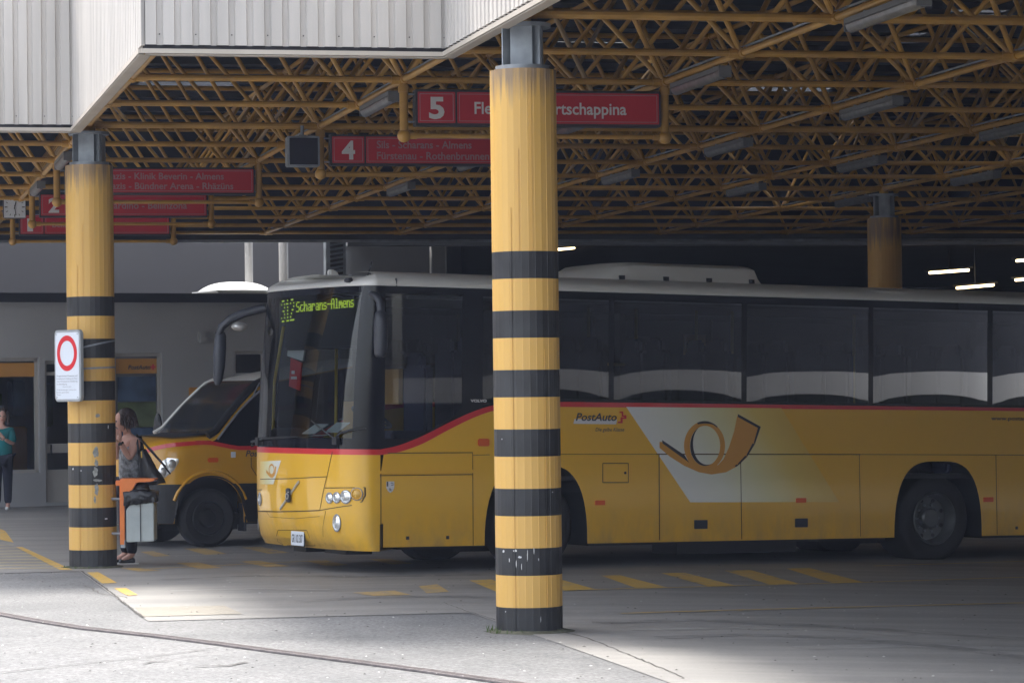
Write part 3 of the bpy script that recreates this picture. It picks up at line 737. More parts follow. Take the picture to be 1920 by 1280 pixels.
# ================================================================ HANGING SIGNS
def hanging_sign(a, b, num, lines, label, lit, left=None, right=None, ytop=None, ybot=None, tcol='white', tx=None, tw=None, cap=.085):
    p, q = grid(a, b), grid(a + 1, b); L = (q - p).length; d = AV
    zb = ZC - .53
    t = thing('departure_sign', label, 'sign', (p.x, p.y, zb), 'red departure signs hung in a row under the canopy')
    c = (p + q) / 2 - BV * .0
    g = MB()
    for e in (p, q):
        g.tube((e.x, e.y, ZC), (e.x, e.y, zb), .042, 12); g.ell((e.x, e.y, zb), .066, 14, 8)
        g.tube((e.x, e.y, ZC - .06), (e.x, e.y, ZC - .12), .055, 12)
    g.tube((p.x, p.y, zb), (q.x, q.y, zb), .024, 10)
    for e, s in ((p, 1), (q, -1)): g.tube(Vector((e.x, e.y, zb)) + d * s * .05, Vector((e.x, e.y, zb)) + d * s * .12, .034, 10)
    smooth_by(g.build('hanger', M['frame'], t))
    z1, z0 = ZC - .095, ZC - .44
    x0, x1 = .10, L - .06
    g = MB(); g.box(Vector((p.x, p.y, (z0 + z1) / 2)) + d * ((x0 + x1) / 2), (x1 - x0, .16, z1 - z0), X=d); cs = g.build('case', M['frame_dark'], t, bevel=.006)
    g = MB()
    for k in (.12, .88):
        for e, s in ((p, 1), (q, -1)): g.box(Vector((e.x, e.y, z0 + (z1 - z0) * k)) + d * s * .06, (.1, .02, .015), X=d)
    g.build('bracket', M['steel'], t)
    f = -BV * .082; nw = .36
    def face(s0, s1, name):
        g = MB(); g.box(Vector((p.x, p.y, (z0 + z1) / 2)) + d * ((s0 + s1) / 2) + f, (s1 - s0, .008, z1 - z0 - .05), X=d); o = g.build(name, M['red_sign'], t, bevel=.003)
        g = MB(); w = .006
        for zz in (z0 + .045, z1 - .045): g.box(Vector((p.x, p.y, zz)) + d * ((s0 + s1) / 2) + f * 1.06, (s1 - s0 - .04, .002, w), X=d)
        for ss in (s0 + .02, s1 - .02): g.box(Vector((p.x, p.y, (z0 + z1) / 2)) + d * ss + f * 1.06, (w, .002, z1 - z0 - .09), X=d)
        g.build('border_line', M['pale'], o); return o
    fa = face(x0 + .02, x0 + .02 + nw, 'number_panel'); fb = face(x0 + .04 + nw, x1 - .02, 'destination_panel')
    g = MB(); hh = .20; text_into(g, num, Vector((p.x, p.y, (z0 + z1) / 2 - hh / 2)) + d * (x0 + .02 + nw / 2 - .075) + f * 1.08, d, ZV, hh, width=.15 if num != '1' else .09, bold=.035)
    g.build('number', M['white'], fa, fix=False)
    g = MB(); n = len(lines)
    for i, (s, off, w) in enumerate(lines):
        zz = (z0 + z1) / 2 - cap / 2 + (0 if n == 1 else (.062 if i == 0 else -.062))
        text_into(g, s, Vector((p.x, p.y, zz)) + d * (x0 + .04 + nw + off) + f * 1.08, d, ZV, cap, width=w, bold=.018)
    g.build('destination_lettering', M[tcol], fb, fix=False)
hanging_sign(0, 2, '5', [('Flerden-Obertschappina', .165, 1.49)], 'red hanging sign numbered 5, nearest and highest, behind the nearest column', 1, cap=.115)
hanging_sign(0, 4, '4', [('Sils - Scharans - Almens', .12, 1.08), ('Fürstenau - Rothenbrunnen', .12, 1.28)], 'red hanging sign numbered 4, second in the row, above the bus front', 0, tcol='pale', cap=.085)
hanging_sign(-1, 6, '3', [('Cazis - Klinik Beverin - Almens', .10, 1.50), ('Cazis - Bündner Arena - Rhäzüns', .10, 1.62)], 'red hanging sign for Klinik Beverin, its number hidden by the left column', 0, tcol='pale', cap=.085)
hanging_sign(-1, 8, '2', [('San Bernardino - Bellinzona', .15, 1.55)], 'red hanging sign numbered 2, fourth in the row, beside the clock', 0, tcol='pale', cap=.10)
hanging_sign(-1, 10, '1', [('Bellinzona', .12, .55)], 'red hanging sign numbered 1, farthest and lowest, crossing the left column', 0, tcol='pale', cap=.085)

# clock
D = 46.0
c = at(27, 389, D)
t = thing('station_clock', 'square white station clock with black hands hanging at the left edge', 'clock', c)
X = AV; f = -BV; s = .345
g = MB(); g.box(c, (s, .16, s), X=X); g.build('case', M['grey_plastic'], t, bevel=.02)
g = MB(); g.box(c + f * .083, (s - .02, .006, s - .02), X=X); fc = g.build('dial', M['signwhite'], t, bevel=.01)
g = MB()
for k in range(12):
    th = k * PI / 6; d = X * math.sin(th) + ZV * math.cos(th); r = .135 if k % 3 else .13
    g.box(c + f * .088 + d * r, (.030 if k % 3 else .042, .004, .009 if k % 3 else .014), X=d, Y=f, Z=d.cross(f))
g.build('hour_mark', M['ink'], fc)
g = MB()
for th, l, w in ((math.radians(14), .085, .016), (math.radians(172), .125, .011)):
    d = X * math.sin(th) + ZV * math.cos(th); g.box(c + f * .092 + d * (l / 2 - .015), (l + .03, .004, w), X=d, Y=f, Z=d.cross(f))
g.build('clock_hand', M['ink'], t)
g = MB(); g.tube(c + ZV * s / 2, Vector((c.x, c.y, ZC)), .014, 8); g.build('rod', M['steel'], t)
# blank display box
c = grid(-.09, 4, 0) ; c = at(567, 285, 33.4)
t = thing('display_box', 'blank dark display box in a grey case hanging left of the sign numbered 4', 'display', c)
g = MB(); g.box(c, (.36, .20, .335), X=AV); g.build('case', M['steel'], t, bevel=.01)
g = MB(); g.box(c - BV * .102, (.315, .006, .295), X=AV); g.build('screen', mat('screen_off', (.018, .02, .035), .25), t)
g = MB(); g.tube(c + ZV * .16, Vector((c.x, c.y, ZC)), .02, 8); g.box(c + ZV * .175, (.08, .08, .02), X=AV); g.build('rod', M['steel'], t)

# ================================================================ BUS
YAW, PTC = 0.52703, 0.02073
eX = Vector((math.cos(YAW) * math.cos(PTC), math.sin(YAW) * math.cos(PTC), -math.sin(PTC)))
eZ = Vector((math.cos(YAW) * math.sin(PTC), math.sin(YAW) * math.sin(PTC), math.cos(PTC)))
eY = eZ.cross(eX)
BZ0 = .29                                     # skirt height above the ground in the bus frame
D0 = FPX / 183.
bo = Vector((-1.37979, D0, CAMZ - 1.65966)) - eZ * BZ0
BM = Matrix(((eX.x, eY.x, eZ.x, bo.x), (eX.y, eY.y, eZ.y, bo.y), (eX.z, eY.z, eZ.z, bo.z), (0, 0, 0, 1)))
BI = BM.inverted()
bus = thing('coach', 'long yellow coach with a red stripe, white roof and dark windows, behind the nearest column', 'bus', matrix=BM)
def bs(u, v, y=0.0):                          # photograph pixel -> point on the near side of the bus (bus frame)
    p = BI @ on_plane(u, v, BM @ Vector((0, y, 0)), eY); return p
W = 2.5; HW = W / 2; BL = 11.7
ZTOP = 2.97
def dz_(z):
    K = [(.25, .27), (.34, .36), (.5, .41), (.9, .44), (1.25, .44), (2.0, .39), (2.5, .33), (3.0, .25)]
    if z <= K[0][0]: return K[0][1]
    for (a, b), (c, d) in zip(K, K[1:]):
        if z <= c: return b + (d - b) * (z - a) / (c - a)
    return K[-1][1]
PE = 2 / 2.7
def fr(th, z, out=0.0, d=None):               # front surface, th 0 = near corner, pi = far corner
    d = dz_(z) if d is None else d
    def P(t):
        c, s = math.cos(t), math.sin(t)
        return Vector((-d * max(s, 0) ** PE, HW - HW * math.copysign(abs(c) ** PE, c), z))
    p = P(th)
    if out:
        a, b = P(max(th - .01, 0)), P(min(th + .01, PI)); t = (b - a).normalized(); n = Vector((-t.y, t.x, 0)) 
        if n.x > 0: n = -n
        if th < .02: n = Vector((0, -1, 0))
        p = p + n * out
    return p
def fth(y):                                    # angle whose y is y
    c = (HW - y) / HW; return math.acos(max(-1, min(1, math.copysign(abs(c) ** (1 / PE), c))))
def fp(y, z, out=0.0): return fr(fth(y), z, out)
def fuv(u, v, out=0.0):                        # photograph pixel -> point on the front surface
    y, z = 1.2, 1.2
    o = Vector((0, 0, CAMZ)); d = ray(u, v)
    def err(y, z):
        q = BM @ fp(y, z) - o
        return Vector((q.x / q.y * FPX - d.x * FPX, q.z / q.y * FPX - d.z * FPX))
    for _ in range(30):
        e = err(y, z); h = 1e-3
        ey = (err(y + h, z) - e) / h; ez = (err(y, z + h) - e) / h
        det = ey.x * ez.y - ez.x * ey.y
        dy = (-e.x * ez.y + ez.x * e.y) / det; dzz = (-ey.x * e.y + ey.y * e.x) / det
        y = min(max(y + max(-.3, min(.3, dy)), .03), 2.47); z = min(max(z + max(-.3, min(.3, dzz)), .2), 3.1)
    return y, z

# stripe on the side: lower and upper edge
TOPE = [(471, 852), (710.5, 842.5), (745.5, 836), (791, 818), (837, 794), (882.6, 772.4), (920.6, 759.6), (960, 754.5), (1050, 753), (1920, 764.5)]
BOTE = [(471, 862), (710.5, 853), (745.5, 848.6), (791, 833), (837, 807.5), (882.6, 784.6), (920.6, 770), (965, 764), (1050, 762.5), (1920, 770.5)]
def curve(E):
    P = [bs(u, v) for u, v in E[1:]]
    def f(t):
        if t <= P[0].x: return P[0].z
        for a, b in zip(P, P[1:]):
            if t <= b.x:
                k = (t - a.x) / (b.x - a.x); return a.z + (b.z - a.z) * k
        return P[-1].z
    return f
zt_raw, zb_raw = curve(TOPE), curve(BOTE)
def sm(f): return lambda t: (f(t - .09) + f(t) * 2 + f(t + .09)) / 4 if t > .05 else f(t)
zst, zsb = sm(zt_raw), sm(zb_raw)
ZS1, ZS0 = zst(0), zsb(0)
print('stripe z', ZS0, ZS1, zst(4))
ARCH = [(1.865, .63, 1.13), (7.21, .63, 1.15)]
def zlow(t):
    for c, w, h in ARCH:
        x = abs(t - c) / w
        if x < 1: return max(BZ0, BZ0 + (h - BZ0) * (1 - x ** 3.4) ** (1 / 2.4))
    return BZ0
def tlist():
    T = set(np.round(np.linspace(0, BL, 48), 3))
    for c, w, h in ARCH:
        T |= set(np.round(c + w * np.sin(np.linspace(-PI / 2, PI / 2, 33)), 4))
    T |= set(np.round(np.linspace(0, 2, 28), 3))
    return sorted(T)
T = tlist()
def strip(zf0, zf1, y, Ts=T):
    g = MB(); g.grid([[Vector((t, y, zf0(t))), Vector((t, y, zf1(t)))] for t in Ts]); return g
TH = [PI * k / 64 for k in range(65)]
# --- yellow lower body: near side, far side, front, rear
g = MB()
zmid = lambda t: zlow(t) + (zsb(t) - zlow(t)) * .5
g.grid([[Vector((t, 0, zlow(t))), Vector((t, 0, (zlow(t) + zsb(t)) / 2)), Vector((t, 0, zsb(t)))] for t in T])
g.grid([[Vector((t, W, zsb(t))), Vector((t, W, zlow(t)))] for t in T])
zl = [.25, .29, .34, .42, .5, .65, .8, 1.0, ZS0]
g.grid([[fr(th, z) for z in zl] for th in TH])
g.grid([[Vector((BL, y, z)) for z in (.4, 1.0, 1.6)] for y in (0, HW, W)])
# underside lip
g.grid([[fr(th, .25), fr(th, .25) * .0 + Vector((.35, HW + (fr(th, .25).y - HW) * .8, .27))] for th in TH])
body = g.build('body', M['bus_yellow'], bus, local=True, fix='merge'); smooth_by(body, math.radians(30))
# arch returns
for c, w, h in ARCH:
    ts = [t for t in T if abs(t - c) <= w + 1e-3]
    for y0, y1, yw in ((0, .55, .58), (W - .55, W, W - .58)):
        g = MB(); g.grid([[Vector((t, y0, zlow(t))), Vector((t, y1, zlow(t)))] for t in ts])
        g.poly([Vector((c - w - .05, yw, .2)), Vector((c + w + .05, yw, .2)), Vector((c + w + .05, yw, 1.3)), Vector((c - w - .05, yw, 1.3))])
        g.build('wheel_housing', M['black'], bus, local=True, fix=False)
g = MB()
for a, b in ((0.25, 1.15), (2.55, 6.5), (7.9, BL - .1)): g.box(((a + b) / 2, HW, .34), (b - a, 2.36, .16))
g.box((4.6, .5, .24), (1.6, .5, .2)); g.box((5.7, 1.9, .26), (.7, .5, .2)); g.box((.2, 1.9, .22), (.35, .3, .1)); g.box((.1, .9, .22), (.3, .5, .06))
g.box((1.865, HW, .42), (.16, 2.0, .14)); g.box((7.21, HW, .45), (.35, 1.6, .3))
g.build('chassis', M['black'], bus, local=True)
# --- red stripe
g = MB(); g.grid([[Vector((t, 0, zsb(t))), Vector((t, 0, zst(t)))] for t in T]); g.grid([[Vector((t, W, zst(t))), Vector((t, W, zsb(t)))] for t in T])
g.grid([[fr(th, ZS0), fr(th, ZS1)] for th in TH])
g.build('red_stripe', M['bus_red'], bus, local=True, fix='merge', smooth=True)
# --- dark window band: opaque frame strips with real panes between
def px_t(u, v=700): return bs(u, v).x
ZW1 = bs(1100, 561).z                           # top of the side panes
ZW0 = 1.625
panes = [(px_t(722), px_t(866), 'drv'), (px_t(905), px_t(1141), 't'), (px_t(1151), px_t(1390), 't'), (px_t(1400), px_t(1628), 't'), (px_t(1637), px_t(1851), 't'), (px_t(1861), px_t(2070), 't'), (px_t(2080), px_t(2270), 't'), (px_t(2280), BL - .15, 't')]
def drv_low(t):                                # the driver's window sinks to the stripe with a rounded rear corner
    a, b = panes[0][0], panes[0][1]; k = (t - a) / (b - a)
    return 1.40 + .33 * max(0, k) ** 3.2
def band(y, sgn):
    g = MB(); zc = lambda t: zst(t)
    Ts = sorted(set(T) | set(x for p in panes for x in p[:2]))
    for a, b in zip(Ts, Ts[1:]):
        m = (a + b) / 2; pane = None
        for p in panes:
            if p[0] <= m <= p[1]: pane = p
        if pane is None:
            g.poly([(a, y, zst(a)), (b, y, zst(b)), (b, y, ZTOP), (a, y, ZTOP)])
        else:
            la, lb = (max(drv_low(a), zst(a) + .03), max(drv_low(b), zst(b) + .03)) if pane[2] == 'drv' else (max(ZW0, zst(a) + .03), max(ZW0, zst(b) + .03))
            g.poly([(a, y, zst(a)), (b, y, zst(b)), (b, y, lb), (a, y, la)])
            g.poly([(a, y, ZW1), (b, y, ZW1), (b, y, ZTOP), (a, y, ZTOP)])
    return g
g = band(0, 1); k = band(W, 1); g.add(k.v, k.f)
# front: strip under the windscreen, corner pillars, header
TWA, TWB = fth(.13), fth(W - .06)
ZG0, ZG1 = 1.40, 2.90
def front_strip(g, th0, th1, z0, z1, n=20, nz=6, out=0):
    g.grid([[fr(th0 + (th1 - th0) * i / n, z0 + (z1 - z0) * j / nz, out) for j in range(nz + 1)] for i in range(n + 1)])
front_strip(g, 0, PI, ZS1, ZG0, 60, 2); front_strip(g, 0, TWA, ZG0, ZTOP, 12, 10); front_strip(g, TWB, PI, ZG0, ZTOP, 10, 10); front_strip(g, TWA, TWB, ZG1, ZTOP, 50, 1)
g.grid([[Vector((BL, y, z)) for z in (1.6, 2.3, ZTOP)] for y in (0, HW, W)])
wb = g.build('window_band', M['blackgloss'], bus, local=True, fix='merge'); smooth_by(wb, math.radians(30))
for i, (a, b, kd) in enumerate(panes):
    for y, s in ((0, -1), (W, 1)):
        g = MB(); n, m = 14, 8; rows = []
        for i2 in range(n + 1):
            t = a + (b - a) * i2 / n; lo = max(drv_low(t), zst(t) + .03) if kd == 'drv' else max(ZW0, zst(t) + .03); r = []
            for j in range(m + 1):
                z = lo + (ZW1 - lo) * j / m; kk = i2 / n; jj = j / m
                bulge = 0 if kd == 'drv' else (.0050 + .0006 * (i % 3)) * (4 * kk * (1 - kk)) ** .62 * (.75 + .25 * 4 * jj * (1 - jj)) - (.0007 * max(0, i - 1)) * (jj - .5) + .0005 * math.sin(kk * 11 + i * 2.3) * (1 if kk < .8 else (1 - kk) * 5)
                r.append(Vector((t, y + s * bulge, z)))
            rows.append(r)
        g.grid(rows); g.build('side_window', M['drvglass' if kd == 'drv' else 'tint'], bus, local=True, smooth=True, fix=False)
g = MB(); front_strip(g, TWA, TWB, ZG0, ZG1, 60, 24); g.build('windscreen', M['shield'], bus, local=True, smooth=True, fix=False)
# --- roof
def ring(z, inset, d, zf=0):
    pts = [Vector((BL - inset, inset, z)), Vector((6, inset, z)), Vector((.6, inset, z))]
    for th in TH[1:-1:2]:
        p = fr(th, z, d=d); y = HW + (p.y - HW) * (HW - inset) / HW; k = math.sin(th)
        pts.append(Vector((p.x + inset * .8 * k, y, z - zf * k)))
    pts += [Vector((.6, W - inset, z)), Vector((6, W - inset, z)), Vector((BL - inset, W - inset, z))]
    return pts
R_ = [ring(ZTOP, -.006, .255), ring(ZTOP + .012, -.012, .262), ring(ZTOP + .05, -.006, .25, .01), ring(ZTOP + .09, .035, .21, .02), ring(ZTOP + .13, .14, .12, .03), ring(ZTOP + .165, .40, -.06, .035), ring(ZTOP + .18, .8, -.4, .03)]
g = MB(); g.grid([r + [r[0]] for r in R_]); g.poly(R_[-1])
rf = g.build('roof', M['bus_white'], bus, local=True, fix='merge'); smooth_by(rf, math.radians(50))
g = MB(); g.box((-.2, .35, ZTOP + .06), (.05, .12, .05)); g.build('marker_lamp', M['grey_plastic'], rf, local=True, bevel=.01)
g = MB(); g.tube((.10, .02, ZTOP + .06), (.10, .5, ZTOP + .15), .007, 6); g.box((.17, .0, ZTOP + .04), (.012, .02, .08)); g.build('roof_joint', M['ink'], rf, local=True)
# roof air unit, vent hood and aerial
p0, p1 = bs(1062, 528).x + .95, bs(1443, 540).x + .28
g = MB(); hh = .27; secs = []
for k, t in enumerate(np.linspace(p0 - .15, p1, 22)):
    f = (t - p0 + .15) / (p1 - p0 + .15); h = hh * min(1, (f / .16) ** .6 if f < .16 else 1) * (1 if f < .93 else max(.02, (1 - ((f - .93) / .07) ** 2.2)) ** .5)
    h = max(h, .02); secs.append([Vector((t, y, ZTOP + .10 + zz * h)) for y, zz in ((.48, 0), (.50, .5), (.56, .86), (.68, 1), (HW, 1.04), (1.85, 1), (1.95, .86), (2.0, .5), (2.02, 0))])
g.grid(secs); g.poly(secs[0]); g.poly(secs[-1]); au = g.build('air_unit', M['bus_white'], rf, local=True, fix='merge'); smooth_by(au)
for u in (1172, 1256, 1338, 1419):
    g = MB(); t = bs(u, 520).x + .27; g.box((t, .492, ZTOP + .185), (.07, .02, .06)); g.box((t + .01, .485, ZTOP + .175), (.035, .03, .035)); g.build('latch', M['grey_plastic'], au, local=True)
pv = BI @ at(628, 506, 33.0)
g = MB(); g.prism([(pv.x - .06, pv.y, ZTOP + .12), (pv.x + .08, pv.y, ZTOP + .12), (pv.x + .05, pv.y, ZTOP + .22), (pv.x - .0, pv.y, ZTOP + .26), (pv.x - .06, pv.y, ZTOP + .26)], (0, .08, 0)); g.build('vent_hood', M['bus_white'], rf, local=True, bevel=.012)
g = MB(); g.prism([(pv.x + .05, pv.y - .05, ZTOP + .12), (pv.x + .18, pv.y - .05, ZTOP + .12), (pv.x + .18, pv.y - .05, ZTOP + .21), (pv.x + .10, pv.y - .05, ZTOP + .18)], (0, .06, 0)); g.build('roof_flap', M['signwhite'], rf, local=True)
a = BI @ at(686, 516, 32.4); b = BI @ at(697, 490, 32.4); a.z = ZTOP + .10
g = MB(); g.tube(a, b, .008, 6); g.build('aerial', M['ink'], rf, local=True)
# --- wheels
def wheel(x, y, s, steer=0.0, dual=False):
    # s -1: outer face towards -y
    R = .495; ax = Vector((math.sin(steer) * .0, s, 0)); w = .27 if not dual else .56
    t = MB(); c = Vector((x, y, R)); prof = [(.30, -.02), (.33, .0), (.40, .012), (.46, .0), (.487, -.03), (R, -.06), (R, -w + .06), (.487, -w + .03), (.46, -w), (.30, -w)]
    t.lathe(prof, c, ax, 44, cap=False); ty = t.build('wheel', M['rubber'], bus, local=True); smooth_by(ty, math.radians(40))
    r = MB()
    dp = -.145 if dual else -.03
    r.lathe([(.305, -.015), (.295, .004), (.282, 0), (.276, -.05), (.262, -.07 if dual else -.04), (.25, dp), (.12, dp - .01), (.118, dp + .055), (.10, dp + .075), (.0, dp + .085)], c, ax, 40, cap=False)
    rm = r.build('rim', M['rim'], ty, local=True); smooth_by(rm, math.radians(30))
    h = MB()
    for k in range(10):
        th = 2 * PI * k / 10; d = Vector((math.cos(th), 0, math.sin(th))); h.tube(c + d * .155 + ax * (dp - .005), c + d * .155 + ax * (dp + .02), .014, 6)
    h.build('wheel_nut', M['steel'], rm, local=True)
    h = MB()
    for k in range(8):
        th = 2 * PI * (k + .5) / 8; d = Vector((math.cos(th), 0, math.sin(th))); h.tube(c + d * .215 + ax * (dp - .005), c + d * .215 + ax * (dp + .0015), .024, 12)
    h.build('hand_hole', M['dark'], rm, local=True)
for x in (1.865, 7.21):
    wheel(x, .06, -1, dual=x > 5); wheel(x, W - .06, 1, dual=x > 5)
# --- panel gaps on the side
g = MB()
def seam(g, p, q, w=.008, m=None):
    a, b = bs(*p), bs(*q); d = (b - a).normalized(); n = Vector((-d.z, 0, d.x)) * (w / 2); o = Vector((0, -.0025, 0))
    g.poly([a - n + o, b - n + o, b + n + o, a + n + o])
for p, q, w in (((1050, 851), (1230, 851), .006), ((1230, 851), (1613, 851.5), .012), ((1613, 851.5), (1920, 852.5), .007), ((714, 855), (714, 1025), .010), ((727, 849), (886, 848), .010), ((886, 848), (887, 1022), .008), ((712, 891), (887, 889), .009),
                ((1235.5, 852), (1236.5, 1012), .012), ((1388.5, 862), (1390.5, 1010), .010), ((1611, 852), (1613.5, 1005), .008), ((1867, 852), (1869.5, 1002), .009), ((887, 853), (918, 852), .006)):
    seam(g, p, q, w)
for (u0, v0, u1, v1) in ((1130, 868, 1178, 904),):
    for p, q in (((u0, v0), (u1, v0)), ((u1, v0), (u1, v1)), ((u1, v1), (u0, v1)), ((u0, v1), (u0, v0))): seam(g, p, q, .010)
g.build('panel_gap', M['seam'], body, local=True, fix=False)
# projecting handle rail of the first hatch
a, b = bs(712, 885), bs(888, 883)
g = MB(); g.box((a + b) / 2 + Vector((0, -.008, 0)), ((b - a).length, .02, .035), X=(b - a)); g.build('hatch_rail', M['bus_yellow'], body, local=True, bevel=.006)
def side_box(name, u0, v0, u1, v1, m, out=.012, bev=.004, par=None):
    a, b = bs(u0, v1), bs(u1, v0); g = MB(); g.box(((a.x + b.x) / 2, -out / 2, (a.z + b.z) / 2), (b.x - a.x, out, b.z - a.z)); return g.build(name, m, par or bus, local=True, bevel=bev)
for u, v in ((1125, 942), (1502, 937.5), (1853, 936)): side_box('side_marker_lamp', u - 10, v - 4.5, u + 9, v + 4.5, M['orange'])
side_box('side_indicator', 895, 822, 917, 836, M['orange'], .02, .012)
for (a, b, c, d) in ((1301, 974, 1326, 991), (1490, 971, 1514, 988)): side_box('hatch_handle', a, b, c, d, M['grey_plastic'])
for u, v in ((764, 1008), (839, 1007), (1906, 989)):
    p = bs(u, v); g = MB(); g.tube((p.x, -.006, p.z), (p.x, .01, p.z), .024, 4); g.build('lock', M['dark'], bus, local=True)
p = bs(1172, 886); g = MB(); g.tube((p.x, -.008, p.z), (p.x, .01, p.z), .014, 10); g.build('filler_lock', M['dark'], bus, local=True)
# coat-of-arms sticker
def side_poly(pts, m, name, out=.004, par=None, scale=None):
    g = MB(); P = [bs(u, v) for u, v in pts]; g.poly([Vector((p.x, -out, p.z)) for p in P]); return g.build(name, m, par or bus, local=True, fix=False)
st = side_poly([(724, 902), (739, 902), (739, 914), (736, 920), (731.5, 923.5), (727, 920), (724, 914)], M['white'], 'arms_sticker')
side_poly([(724.5, 902.5), (727.5, 902.5), (727.5, 911.5), (724.5, 911.5)], M['ink'], 'arms_half', .006, st)
g = MB()
for pts in (((728, 916), (731, 914), (733, 917), (736, 916), (733, 918.5), (734, 921), (731, 919), (728.5, 920), (730, 917.5)), ((732, 904), (737, 904), (737, 906), (732, 906)), ((733, 908), (738, 907), (737, 909.5), (733, 910))):
    P = [bs(u, v) for u, v in pts]; g.poly([Vector((p.x, -.006, p.z)) for p in P])
g.build('arms_device', M['inkgrey'], st, local=True, fix=False)
# --- livery: pale panel fading into the yellow, with the post horn
md = bpy.data.materials.new('fading_panel'); md.use_nodes = True; nt = md.node_tree; P_ = nt.nodes['Principled BSDF']; P_.inputs['Roughness'].default_value = .35; P_.inputs['Coat Weight'].default_value = .7
tc = nt.nodes.new('ShaderNodeTexCoord'); sp = nt.nodes.new('ShaderNodeSeparateXYZ'); nt.links.new(tc.outputs['Object'], sp.inputs[0])
# slide along the slanted edge: x + k z
A1, A2 = bs(1174, 762), bs(1294, 941)
kk = (A2.x - A1.x) / (A1.z - A2.z)
mm = nt.nodes.new('ShaderNodeMath'); mm.operation = 'MULTIPLY_ADD'; nt.links.new(sp.outputs[2], mm.inputs[0]); mm.inputs[1].default_value = kk; nt.links.new(sp.outputs[0], mm.inputs[2])
B1 = bs(1465, 764); x0 = A1.x + kk * A1.z; x1 = B1.x + kk * B1.z
mr = nt.nodes.new('ShaderNodeMapRange'); nt.links.new(mm.outputs[0], mr.inputs[0]); mr.inputs[1].default_value = x0; mr.inputs[2].default_value = x1
cr = nt.nodes.new('ShaderNodeValToRGB'); nt.links.new(mr.outputs[0], cr.inputs[0])
el = cr.color_ramp.elements; el[0].color = (.80, .80, .78, 1); el[0].position = .0; el[1].color = (.74, .47, .07, 1); el[1].position = 1
for ps, cc in ((.28, (.78, .78, .66, 1)), (.55, (.76, .70, .38, 1)), (.8, (.78, .56, .14, 1))):
    e = el.new(ps); e.color = cc
nt.links.new(cr.outputs[0], P_.inputs['Base Color'])
dec = side_poly([(1174, 762.5), (1294, 941), (1573, 940.5), (1465, 765)], md, 'fading_panel', .002)
M['horn'] = mat('horn_orange', (.66, .32, .06), .4, coat=.4)
hp = lambda L: [(1040 + x / 2.182, 740 + y / 2.182) for x, y in L]
hg = MB()
def hq(pts, out, g):
    P = [bs(u, v) for u, v in hp(pts)]; g.poly([Vector((p.x, -out, p.z)) for p in P])
# lower sweep from mouthpiece to bell
low = [(428, 192), (428, 216), (470, 252), (530, 290), (590, 316), (640, 325), (700, 316), (745, 292), (785, 255), (815, 205), (838, 132)]
up_ = [(440, 192), (440, 192), (490, 228), (545, 268), (600, 292), (635, 296), (668, 286), (690, 262), (712, 214), (733, 150), (746, 86)]
for i in range(len(low) - 1):
    hq([up_[i], low[i], low[i + 1], up_[i + 1]], .0045, hg)
n = 40
def ringpt(k, o, rx, ry): 
    th = 2 * PI * k / n; return (612 + o + rx * math.cos(th), 208 + ry * math.sin(th))
for k in range(n):
    hq([ringpt(k, 0, 84, 100), ringpt(k + 1, 0, 84, 100), ringpt(k + 1, 2, 62, 82), ringpt(k, 2, 62, 82)], .0055, hg)
hg.build('post_horn', M['horn'], dec, local=True, fix=False)
hb = MB()
hq([(438, 184), (440, 198), (540, 270), (550, 278), (530, 246)], .0065, hb)
hq([(748, 78), (748, 90), (832, 136), (842, 130)], .0065, hb)
for a, b in zip([(842, 130), (818, 200), (788, 250), (752, 286)], [(818, 200), (788, 250), (752, 286), (740, 294)]): hq([a, b, (b[0] - 5, b[1] - 4), (a[0] - 10, a[1] - 2)], .0065, hb)
for k in range(n):
    th = 2 * PI * k / n; th2 = 2 * PI * (k + 1) / n
    def w(t): return max(0, math.cos(t - 2.7)) * 13
    if w(th) + w(th2) > .5:
        hq([(614 + 61 * math.cos(th), 208 + 82 * math.sin(th)), (614 + 61 * math.cos(th2), 208 + 82 * math.sin(th2)), (614 + (61 - w(th2)) * math.cos(th2), 208 + (82 - w(th2)) * math.sin(th2)), (614 + (61 - w(th)) * math.cos(th), 208 + (82 - w(th)) * math.sin(th))], .0065, hb)
for k in range(n):
    th = -PI * .62 + .75 * k / n * 1.4; th2 = -PI * .62 + .75 * (k + 1) / n * 1.4; w = 8 * math.sin(PI * min(1, (k + .5) / n * 1.0 + .25) * .8)
    hq([(612 + 84 * math.cos(th), 208 + 101 * math.sin(th)), (612 + 84 * math.cos(th2), 208 + 101 * math.sin(th2)), (614 + (84 - w) * math.cos(th2), 208 + (101 - w - 2) * math.sin(th2)), (614 + (84 - w) * math.cos(th), 208 + (101 - w - 2) * math.sin(th))], .0065, hb)
hb.build('horn_shadow', M['ink'], dec, local=True, fix=False)
# --- lettering on the side
def side_text(name, s, u0, v0, u1, hpx, m, bold=0, slant=0, par=None):
    p, q = bs(u0, v0), bs(u1, v0); t = bs(u0, v0 - hpx); g = MB()
    text_into(g, s, Vector((p.x, -.005, p.z)), (1, 0, 0), (0, 0, 1), abs(t.z - p.z), width=q.x - p.x, bold=bold, slant=slant); return g.build(name, m, par or bus, local=True, fix=False)
pb = side_poly([(1077, 785), (1075, 794), (1155, 795), (1157, 786)], M['white'], 'underline_bar', .002)
side_text('operator_lettering', 'PostAuto', 1079, 788, 1156, 14.5, M['ink'], .02, .25)
side_text('motto_lettering', 'Die gelbe Klasse', 1116, 808, 1170, 7, M['ink'], .005, .25)
side_text('maker_lettering', 'VOLVO', 882, 753.5, 912, 5.2, M['white'], .03)
side_text('web_lettering', 'www.postauto.ch', 1858, 787, 1950, 7, M['ink'], .02)
g = MB(); c = [(1162, 771), (1167.5, 771), (1167, 777.5), (1174, 778), (1173.5, 784), (1166.5, 783.5), (1165.5, 793), (1158, 793)]
